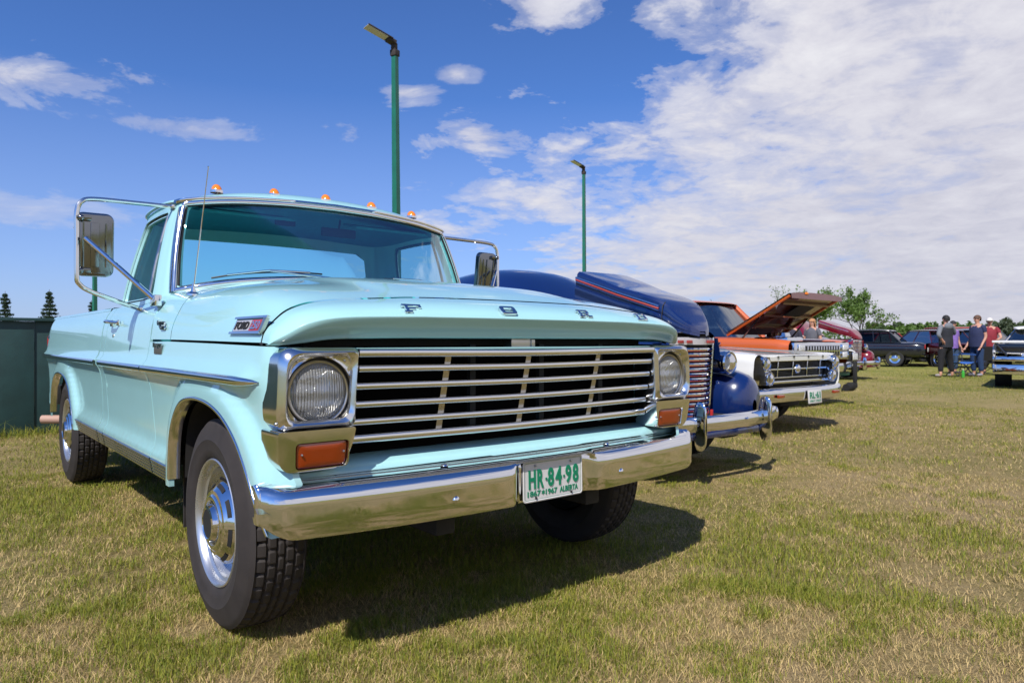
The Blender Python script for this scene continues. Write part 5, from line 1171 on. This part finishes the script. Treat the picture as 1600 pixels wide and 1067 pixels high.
    for k in (.25, .55, .85): c = P0*(1-k)+P1*k; MB().tube([c+np3([-.72, 0, -.035]), c+np3([.72, 0, -.035])], .028, 6).build('hood_rib', M_brown, hd)
    for a, b_ in ((-.6, .1), (.6, -.1)): MB().tube([P0*.8+P1*.2+np3([a, 0, -.035]), P0*.15+P1*.85+np3([b_, 0, -.035])], .025, 6).build('hood_rib', M_brown, hd)
    MB().box((0, .4, 1.49), (.5, .3, .012), 0, Matrix.Rotation(R(-29), 4, 'X')).build('hood_pad', M_black, hd)
    MB().ball((-.32, .10, 1.745), .035, 10, sc=(1.6, .6, .7)).build('hood_lamp', M_marker, hd)
    MB().box((0, 2.8, .5), (1.6, 4.6, .16), .03).build('chassis', M_under, t)
    return t
orange_pickup(9.02, 3.42)

# ---- generic body for the smaller cars
def simple_car(name, label, cat, x, y, rz, bodym, L=4.9, w=.92, zh=.92, zr=1.42, roofm=None, cab=(1.5, 2.1, 3.4, 4.0), parts=True, zb=.36, trunk=None):
    t = thing(name, label, cat, (x, y, 0), rz); zt = trunk or zh
    MB().grid(tub([(0.0, 0, (zh+zb)/2, w*.86, (zh-zb)/2*.8, 4), (.10, 0, (zh+zb)/2, w*.95, (zh-zb)/2*.95, 4.5), (.8, 0, (zh+zb)/2, w, (zh-zb)/2, 5), (cab[0], 0, (zh+zb)/2+.01, w, (zh-zb)/2+.01, 5), (cab[3], 0, (zt+zb)/2, w, (zt-zb)/2, 5), (L-.3, 0, (zt+zb)/2, w*.98, (zt-zb)/2, 5), (L, 0, (zt+zb)/2, w*.88, (zt-zb)/2*.85, 4)], 3, 44), cv=True).build('body', bodym, t, ang=50)
    MB().grid(tub([(cab[1]-.12, 0, zr-.03, w*.66, .015, 3), (cab[1]+.05, 0, zr-.01, w*.74, .04, 3.4), ((cab[1]+cab[2])/2, 0, zr, w*.76, .05, 3.6), (cab[2], 0, zr-.02, w*.73, .04, 3.4), (cab[2]+.12, 0, zr-.04, w*.64, .015, 3)]), cv=True).build('roof', roofm or bodym, t)
    cabin(t, cab[0], cab[1], cab[2], cab[3], zh-.01, zr-.03, w*.90, w*.72, roofm or bodym)
    for s in (-1, 1):
        for yy in (.85, L-1.05): wheel_simple(t, s*(w-.10), yy, .33, s, .19); MB().lathe([(.40, .0), (.40, -.25)], (s*(w+.004), yy, .33), (s, 0, 0), 24).build('wheel_well', M_black, t)
    G = [[(x_, -.05+.06*abs(x_/w)**3+c, z) for c, z in ((.06, .38), (0, .39), (0, .50), (.06, .52))] for x_ in np.linspace(-w, w, 17)]; MB().grid(G).build('bumper', M_chrome, t, ang=50)
    G = [[(x_, L+.05-.06*abs(x_/w)**3-c, z) for c, z in ((.06, .38), (0, .39), (0, .50), (.06, .52))] for x_ in np.linspace(-w, w, 17)]; MB().grid(G).build('bumper', M_chrome, t, ang=50)
    MB().box((0, L/2, .34), (1.5, L*.8, .12), .03).build('chassis', M_under, t)
    return t
t = simple_car('white_coupe', 'white car with square headlight and dark grille, its front beside the copper orange pickup', 'car', 12.3, 4.75, 0, M_white, zh=.88, zr=1.30, L=4.6)
g = MB().box((0, -.012, .70), (1.0, .02, .16), .01).build('grille', M_black, t)
for s in (-1, 1): h = MB().box((s*.66, -.02, .70), (.24, .03, .17), .01).build('headlight', M_chrome, t); MB().box((s*.66, -.036, .70), (.20, .012, .13), .01).build('lens', M_refl, h); MB().box((s*.83, -.005, .70), (.05, .03, .15), .01).build('marker_lamp', M_black, t)
x, y = along(1450, 28.2)
t = simple_car('black_sedan', 'old black sedan seen from behind, with chrome rear bumper and red tail lamps', 'car', x, y, 0, M_blackp, L=4.7, zh=.98, zr=1.45, cab=(1.8, 2.2, 3.4, 3.85), w=.88)
t.rotation_euler = (0, 0, R(193)); 
for s in (-1, 1): MB().box((s*.80, 4.70, .80), (.08, .03, .16), .01).build('tail_lamp', M_red, t)
for s in (-1, 1): MB().box((s*.885, 2.4, .82), (.012, 3.9, .018)).build('side_trim', M_chrome, t)
MB().box((0, 4.715, .68), (.32, .02, .16), .004).build('license_plate', M_plate, t)
# move so that the tail end stands at the wanted spot
d = Matrix.Rotation(t.rotation_euler.z, 3, 'Z') @ Vector((0, 4.7, 0)); t.location = (x-d.x, y-d.y, 0)
x, y = along(1437, 36); t = simple_car('red_car', 'bright red car half hidden behind the black sedan', 'car', x, y, R(70), M_redp, zh=.95, zr=1.40)
x, y = along(1522, 27); t = simple_car('maroon_car', 'dark maroon car standing behind the folding chairs and people', 'car', x, y, R(-39.7), paint('maroon_paint', (.05, .005, .008)), zh=.95, zr=1.45, cab=(1.2, 1.7, 3.2, 4.0))
x, y = along(1562, 38); t = simple_car('red_van', 'red van roof showing behind the man in the red shirt', 'van', x, y, R(60), M_redp, zh=1.3, zr=1.72, cab=(.6, .9, 3.9, 4.3))
x, y = along(1590, 34); t = simple_car('grey_car', 'blue-grey car roof just above the silver car at the right edge', 'car', x, y, R(70), paint('bluegrey_paint', (.10, .13, .20)), zh=1.05, zr=1.55)
# ---- finned silver car at the right edge (front end towards us, half out of frame)
def silver_car():
    x, y = along(1639, 14.9); t = thing('silver_car', 'silver and black finned car with big chrome bumper, cut off by the right edge', 'car', (x, y, 0), R(-76.6))
    w = .98; sec = []
    for yy, zt in ((-.05, .78), (.05, .90), (.3, .97), (.9, .985), (2.0, .99), (4.0, .97)):
        sec.append([(0, yy, zt-.02), (.5, yy, zt-.03), (.80, yy, zt-.02), (.93, yy, zt+.0), (w, yy, zt-.02), (w*.97, yy, zt-.10), (w*.95, yy, .70), (w*.98, yy, .58), (w*.93, yy, .38)])
    MB().grid(surf(sec, 4, 3)).mirror().build('body', M_silver, t, weld=1e-4, ang=40)
    MB().box((0, .32, 1.01), (1.98, .95, .05), .02).build('trunk_lid', M_white, t); MB().box((0, -.07, .89), (1.84, .04, .15), .02).build('rear_panel', M_blackp, t)
    for s in (-1, 1):
        MB().tube([(s*.93, -.10, .99), (s*.72, -.12, .72)], .025, 8).build('fin_trim', M_blackp, t); wheel_simple(t, s*.80, 1.25, .34, s, .19); wheel_simple(t, s*.86, 4.1, .34, s, .19)
        MB().lathe([(.42, 0), (.42, -.3)], (s*(w+.0), 1.25, .33), (s, 0, 0), 24).build('wheel_well', M_black, t)
    for z0, z1, nm in ((.58, .70, 'bumper'), (.30, .52, 'lower_bumper')):
        G = [[(x_, -.17+.16*abs(x_/w)**3+c, z) for c, z in ((.10, z0), (.01, z0+.01), (0, (z0+z1)/2), (.02, z1-.01), (.12, z1))] for x_ in np.linspace(-w, w, 25)]; MB().grid(G).build(nm, M_chrome, t, ang=50)
    MB().grid(tub([(1.9, 0, 1.30, .55, .02, 3), (2.1, 0, 1.33, .66, .05, 3.4), (3.0, 0, 1.34, .68, .05, 3.4), (3.4, 0, 1.30, .6, .03, 3)]), cv=True).build('roof', M_white, t); cabin(t, 1.4, 2.0, 3.3, 3.9, .98, 1.30, .84, .62)
    MB().box((0, 2.4, .36), (1.6, 4.2, .12), .03).build('chassis', M_under, t)
silver_car()
# ================================================================== PEOPLE AND CAMPING THINGS
def skin_geo(joints, bones, sub=2):
    """joints: {name: (pos, radius)}; grown surface over the bones"""
    names = list(joints); idx = {n: i for i, n in enumerate(names)}; me = bpy.data.meshes.new('skin'); me.from_pydata([tuple(joints[n][0]) for n in names], [(idx[a], idx[b]) for a, b in bones], [])
    ob = bpy.data.objects.new('skin', me); COL.objects.link(ob); md = ob.modifiers.new('skin', 'SKIN'); md.use_smooth_shade = True
    for i, n in enumerate(names):
        v = me.skin_vertices[0].data[i]; r = joints[n][1]; v.radius = (r, r) if np.isscalar(r) else r; v.use_root = (i == 0)
    s = ob.modifiers.new('sub', 'SUBSURF'); s.levels = sub; s.render_levels = sub
    dg = bpy.context.evaluated_depsgraph_get(); m2 = bpy.data.meshes.new_from_object(ob.evaluated_get(dg)); bpy.data.objects.remove(ob); bpy.data.meshes.remove(me)
    V = np.array([tuple(v.co) for v in m2.vertices]); F = [tuple(p.vertices) for p in m2.polygons]; bpy.data.meshes.remove(m2); return V, F
M_skin = mat('skin', (.52, .27, .19), .55, var=.08, vscale=20)
def person(label, x, y, rz, h=1.75, shirt=(.1, .1, .1), trousers=(.02, .02, .03), hair=(.03, .02, .015), hat=None, fat=1.0, larm=None, rarm=None, stance=.13, sleeve='short', hairlong=False, arms_shirt=None, shoe=(.05, .05, .05), step=0.0, bald=False, group=None):
    """faces local -y; arms given as (elbow, hand) offsets; metres for a 1.75 m figure"""
    k = h/1.75; t = thing('person', label, 'person', (x, y, 0), rz, group); f = fat
    def J(*p): return np3(p)*k
    le, lh = larm or ((-.27, .02, 1.10), (-.28, -.06, .86)); re_, rh = rarm or ((.27, .02, 1.10), (.28, -.06, .86))
    j = {'pelvis': (J(0, .0, .95), (.155*f*k, .115*f*k)), 'waist': (J(0, .0, 1.10), (.145*f*k, .105*f*k)), 'chest': (J(0, .01, 1.30), (.165*f*k, .115*f*k)), 'upper': (J(0, .015, 1.42), (.13*k, .09*k)), 'neck': (J(0, .01, 1.49), .055*k), 'neck2': (J(0, -.005, 1.545), .055*k),
         'head': (J(0, -.015, 1.63), (.077*k, .095*k)), 'crown': (J(0, -.005, 1.705), (.06*k, .075*k))}
    bn = [('pelvis', 'waist'), ('waist', 'chest'), ('chest', 'upper'), ('upper', 'neck'), ('neck', 'neck2'), ('neck2', 'head'), ('head', 'crown')]
    hand_j = {}
    for s, nm, (e, hd) in ((-1, 'l', (le, lh)), (1, 'r', (re_, rh))):
        j[nm+'sh'] = (J(s*.185*f**.4, .01, 1.415), .058*k); j[nm+'el'] = (J(*e), .043*k); j[nm+'wr'] = (J(*hd), .028*k)
        e_, h_ = np3(e), np3(hd); d = (h_-e_)/np.linalg.norm(h_-e_); pal = h_+d*.055; j[nm+'palm'] = (pal*k, (.038*k, .022*k)); bn += [('upper', nm+'sh'), (nm+'sh', nm+'el'), (nm+'el', nm+'wr'), (nm+'wr', nm+'palm')]
        side_ = np.cross(d, [0, 1, .3]); side_ /= np.linalg.norm(side_)
        for q in range(4):
            L = (.072, .082, .078, .06)[q]; o = side_*(.026-.0175*q); b0 = pal+d*.03+o; b1 = b0+d*L*.6+np3([0, -.008, 0]); j[f'{nm}f{q}a'] = (b0*k, .0095*k); j[f'{nm}f{q}b'] = (b1*k, .009*k); j[f'{nm}f{q}c'] = ((b1+d*L*.35+np3([0, -.02, 0]))*k, .0075*k); bn += [(nm+'palm', f'{nm}f{q}a'), (f'{nm}f{q}a', f'{nm}f{q}b'), (f'{nm}f{q}b', f'{nm}f{q}c')]
        tb = pal+side_*.045-d*.01+np3([0, -.02, 0]); j[nm+'th'] = (tb*k, .010*k); j[nm+'th2'] = ((tb+d*.035+np3([0, -.012, 0]))*k, .009*k); bn += [(nm+'wr', nm+'th'), (nm+'th', nm+'th2')]
        hx_ = s*.095; fx = s*stance; fy = s*step
        j[nm+'hip'] = (J(hx_, 0, .90), .095*f**.5*k); j[nm+'kn'] = (J((hx_+fx)/2*1.05, fy*.5-.02, .50), .062*k); j[nm+'an'] = (J(fx, fy+.02, .10), .042*k); j[nm+'he'] = (J(fx, fy+.03, .04), .038*k); j[nm+'to'] = (J(fx+s*.02, fy-.14, .03), (.042*k, .026*k))
        bn += [('pelvis', nm+'hip'), (nm+'hip', nm+'kn'), (nm+'kn', nm+'an'), (nm+'an', nm+'he'), (nm+'he', nm+'to')]
    V, F = skin_geo(j, bn, 1); body = MB().add(V, F).build('body', M_skin, t, ang=180)
    def sub(names, bones, grow, extra=None):
        jj = {n: (j[n][0], (np3(j[n][1])+grow*k) if not np.isscalar(j[n][1]) else j[n][1]+grow*k) for n in names}
        for n in jj:
            if not np.isscalar(jj[n][1]): jj[n] = (jj[n][0], tuple(jj[n][1]))
        if extra: jj.update(extra)
        return skin_geo(jj, bones, 2)
    def lerp(a, b, q): return j[a][0]*(1-q)+j[b][0]*q
    SM = mat('cloth_%d_%d_%d' % tuple(int(c*999) for c in shirt), shirt, .85, var=.15, vscale=14); TM = mat('cloth_%d_%d_%d' % tuple(int(c*999) for c in trousers), trousers, .9, var=.2, vscale=14); AM = SM if arms_shirt is None else mat('cloth_%d_%d_%d' % tuple(int(c*999) for c in arms_shirt), arms_shirt, .9)
    sh_ = cr([(.84, .0, .178*f, .138*f), (.90, .0, .180*f, .140*f), (1.0, .0, .178*f, .142*f), (1.12, -.005, .172*f, .138*f), (1.24, .0, .188*f**.7, .135*f), (1.34, .01, .196*f**.6, .128*f**.7), (1.41, .012, .185*f**.5, .112), (1.455, .01, .130, .085), (1.485, .008, .072, .065)], 4)
    th_ = np.linspace(0, 2*math.pi, 28, endpoint=False); fold = lambda z: 1+.018*np.sin(3*th_+z*14)+.012*np.sin(5*th_-z*9)
    MB().grid([np.stack([a_*np.cos(th_)*fold(z_), y_+b_*np.sin(th_)*fold(z_), np.full(28, z_)], 1)*k for z_, y_, a_, b_ in sh_], cv=True).build('shirt', SM, t, ang=180)
    for nm in 'lr':
        q = .62 if sleeve == 'short' else .98; jj = {'a': (lerp('upper', nm+'sh', .55), .078*k), 'b': (j[nm+'sh'][0], .074*k), 'c': (lerp(nm+'sh', nm+'el', q), .060*k)}; bb = [('a', 'b'), ('b', 'c')]
        if sleeve == 'long': jj['d'] = (lerp(nm+'el', nm+'wr', .55), .048*k); bb.append(('c', 'd'))
        V, F = skin_geo(jj, bb, 2); MB().add(V, F).build('sleeve', AM, t, ang=180)
    jj = {'p': (J(0, 0, .99), (.155*f*k, .12*f*k)), 'q': (J(0, 0, .90), (.15*f*k, .12*f*k))}; bb = [('p', 'q')]
    for nm in 'lr':
        jj[nm+'h'] = (j[nm+'hip'][0]-J(0, 0, .06), .105*f**.5*k); jj[nm+'k'] = (j[nm+'kn'][0], .085*k); jj[nm+'a'] = (lerp(nm+'kn', nm+'an', .93), .068*k); bb += [('q', nm+'h'), (nm+'h', nm+'k'), (nm+'k', nm+'a')]
    V, F = skin_geo(jj, bb, 2); MB().add(V, F).build('trousers', TM, t, ang=180)
    for nm in 'lr':
        V, F = skin_geo({'a': (j[nm+'he'][0]+J(0, .01, .012), .045*k), 'b': (j[nm+'to'][0]+J(0, 0, .010), (.05*k, .036*k))}, [('a', 'b')], 2); V[:, 2] = np.maximum(V[:, 2], 0.0); MB().add(V, F).build('shoe', mat('shoe_%d' % int(shoe[0]*99), shoe, .6), t, ang=180)
    # face: eyes, nose, mouth, ears
    hc = j['head'][0]
    b = MB().ball(hc+J(0, -.098, .0), .014*k, 8, sc=(.8, 1.2, 1.4)).ball(hc+J(-.078, .0, .0), .02*k, 8, sc=(.4, .8, 1.3)).ball(hc+J(.078, .0, .0), .02*k, 8, sc=(.4, .8, 1.3)); b.build('nose_and_ears', M_skin, t)
    for s in (-1, 1): MB().ball(hc+J(s*.031, -.085, .022), .011*k, 8).build('eye', M_black, t)
    MB().box(hc+J(0, -.086, -.042), (.045*k, .012*k, .009*k), .002).build('mouth', M_red, t)
    HM = mat('hair_%d_%d_%d' % tuple(int(c*999) for c in hair), hair, .7, var=.3, vscale=60, bump=.4, bscale=150)
    if not bald:
        b = MB(); G = [[hc+J(.094*math.sin(a)*math.cos(q), .018+.108*math.sin(a)*math.sin(q), .022+.105*math.cos(a)) for q in np.linspace(0, 2*math.pi, 24, endpoint=False)] for a in np.linspace(.01, 1.5, 8)]
        low = [hc+J(.09*math.cos(q), .02+.10*math.sin(q), .02-.07*max(0, math.sin(q))) for q in np.linspace(0, 2*math.pi, 24, endpoint=False)]; G.append(low); b.grid(G, cv=True)
        if hairlong:
            b.grid([[hc+J(.085*math.cos(q)*w_, .04+.07*math.sin(q), z) for q in np.linspace(-.4, math.pi+.4, 12)] for z, w_ in ((.05, 1), (-.05, 1.15), (-.17, 1.25), (-.30, 1.0), (-.34, .5))])
        b.build('hair', HM, t)
    if hat: MB().grid([[hc+J(.098*math.sin(a)*math.cos(q), .012+.11*math.sin(a)*math.sin(q), .035+.10*math.cos(a)) for q in np.linspace(0, 2*math.pi, 24, endpoint=False)] for a in np.linspace(.01, 1.62, 9)], cv=True).box(hc+J(0, -.13, .035), (.12*k, .10*k, .012*k), .004).build('cap', mat('cap_cloth', hat, .8), t)
    return t
face_away = -R(39.7)+math.pi      # looking away from the camera
def px_person(px, dep): return along(px, dep)
x, y = px_person(1478, 20.3)
p = person('person seen from behind in a grey-sleeved black hoodie and loose black trousers, hand on hip', x, y, face_away+R(12), 1.76, (.018, .02, .028), (.008, .008, .010), (.01, .008, .008), sleeve='long', arms_shirt=(.16, .17, .19), rarm=((.40, .16, 1.18), (.22, .13, 1.02)), larm=((-.36, -.05, 1.22), (-.20, -.26, 1.25)), stance=.25, step=.06, fat=1.12, shoe=(.4, .35, .35))
MB().ball((0, .10, 1.44), .12, 14, sc=(1.2, .7, .9)).build('hood', mat('cloth_grey_hood', (.16, .17, .19), .9), p)
x, y = px_person(1489, 22.3); person('person in a purple T-shirt and jeans standing behind the black hoodie', x, y, R(-20), 1.66, (.22, .13, .42), (.035, .07, .14), (.012, .01, .012), fat=1.0, larm=((-.30, 0, 1.12), (-.34, -.08, .90)))
x, y = px_person(1527, 20.7); person('large man in a navy blue T-shirt and blue jeans, seen from the side', x, y, R(-118), 1.78, (.018, .025, .075), (.012, .035, .10), (.10, .05, .03), fat=1.30, larm=((-.24, .04, 1.12), (-.24, -.12, .88)), rarm=((.24, .05, 1.12), (.24, -.10, .88)), shoe=(.25, .25, .3))
x, y = px_person(1546, 22.0); person('man in a dark red T-shirt and white cap behind the man in navy', x, y, R(-75), 1.74, (.22, .018, .03), (.02, .022, .03), (.3, .28, .27), hat=(.62, .58, .55), fat=1.2, rarm=((.30, -.10, 1.14), (.22, -.34, 1.08)), larm=((-.30, -.12, 1.14), (-.2, -.36, 1.05)))
x, y = px_person(1269, 19.0); person('person with long blonde hair and grey top standing beyond the open engine bay', x, y, R(-95), 1.62, (.10, .10, .12), (.03, .03, .05), (.42, .20, .09), hairlong=True)
x, y = px_person(1234, 13.9); person('person in dark clothes leaning in behind the raised orange hood', x, y, R(-60), 1.50, (.03, .03, .05), (.02, .02, .03), (.03, .02, .02), sleeve='long')
0 and person('person in a pale pink top half hidden behind the burgundy car', x, y, R(-60), 1.45, (.55, .30, .28), (.03, .03, .05), (.05, .03, .02))
# folding chairs
M_cf = mat('blue_canvas', (.03, .12, .42), .8); M_fr = mat('chair_tube', (.04, .04, .05), .4, .5); M_bk = mat('black_canvas', (.012, .012, .014), .85)
def camp_chair(px, dep, rz, label, cloth, back=True):
    x, y = along(px, dep); t = thing('folding_chair', label, 'chair', (x, y, 0), rz, 'folding chairs among the people')
    for s in (-1, 1):
        for a, b in (((s*.27, -.24, 0), (s*.27, .22, .42)), ((s*.27, .24, 0), (s*.27, -.22, .42)), ((s*.27, .20, .40), (s*.29, .30, .86)), ((s*.27, -.24, .40), (s*.27, -.24, .62))): MB().tube([a, b], .012, 6).build('leg', M_fr, t)
        MB().box((s*.28, 0, .63), (.06, .50, .02), .006).build('armrest', cloth, t)
    MB().tube([(-.27, -.24, .01), (.27, .22, .40)], .01, 6).build('brace', M_fr, t); MB().tube([(.27, -.24, .01), (-.27, .22, .40)], .01, 6).build('brace', M_fr, t)
    MB().grid([[(a*.26, b*.24, .42-.05*(1-a*a)) for a in np.linspace(-1, 1, 7)] for b in (-1, 0, 1)]).build('seat', cloth, t, solid=.008)
    if back: MB().grid([[(a*.27, .22+.08*k, .44+.42*k) for a in np.linspace(-1, 1, 5)] for k in (0, .5, 1)]).build('backrest', M_bk if cloth is M_cf else cloth, t, solid=.008)
camp_chair(1500, 20.6, R(-30), 'folding chair with blue seat and armrests right of the black hoodie', M_cf, False)
camp_chair(1521, 22.2, R(150), 'black folding chair with blue cloth left of the man in navy', M_cf)
camp_chair(1548, 21.4, R(100), 'black folding chair right of the man in navy', M_bk)
x, y = along(1505, 19.9); t = thing('drink_bottle', 'bright green drink bottle standing on the grass under the folding chair', 'bottle', (x, y, 0)); MB().lathe([(.001, 0), (.038, .002), (.04, .12), (.036, .15), (.016, .20), (.014, .22)], (0, 0, 0), (0, 0, 1), 16).build('bottle_body', mat('green_plastic', (.05, .36, .04), .3), t); MB().lathe([(.017, .215), (.017, .24), (.001, .241)], (0, 0, 0), (0, 0, 1), 12).build('bottle_cap', M_white, t)
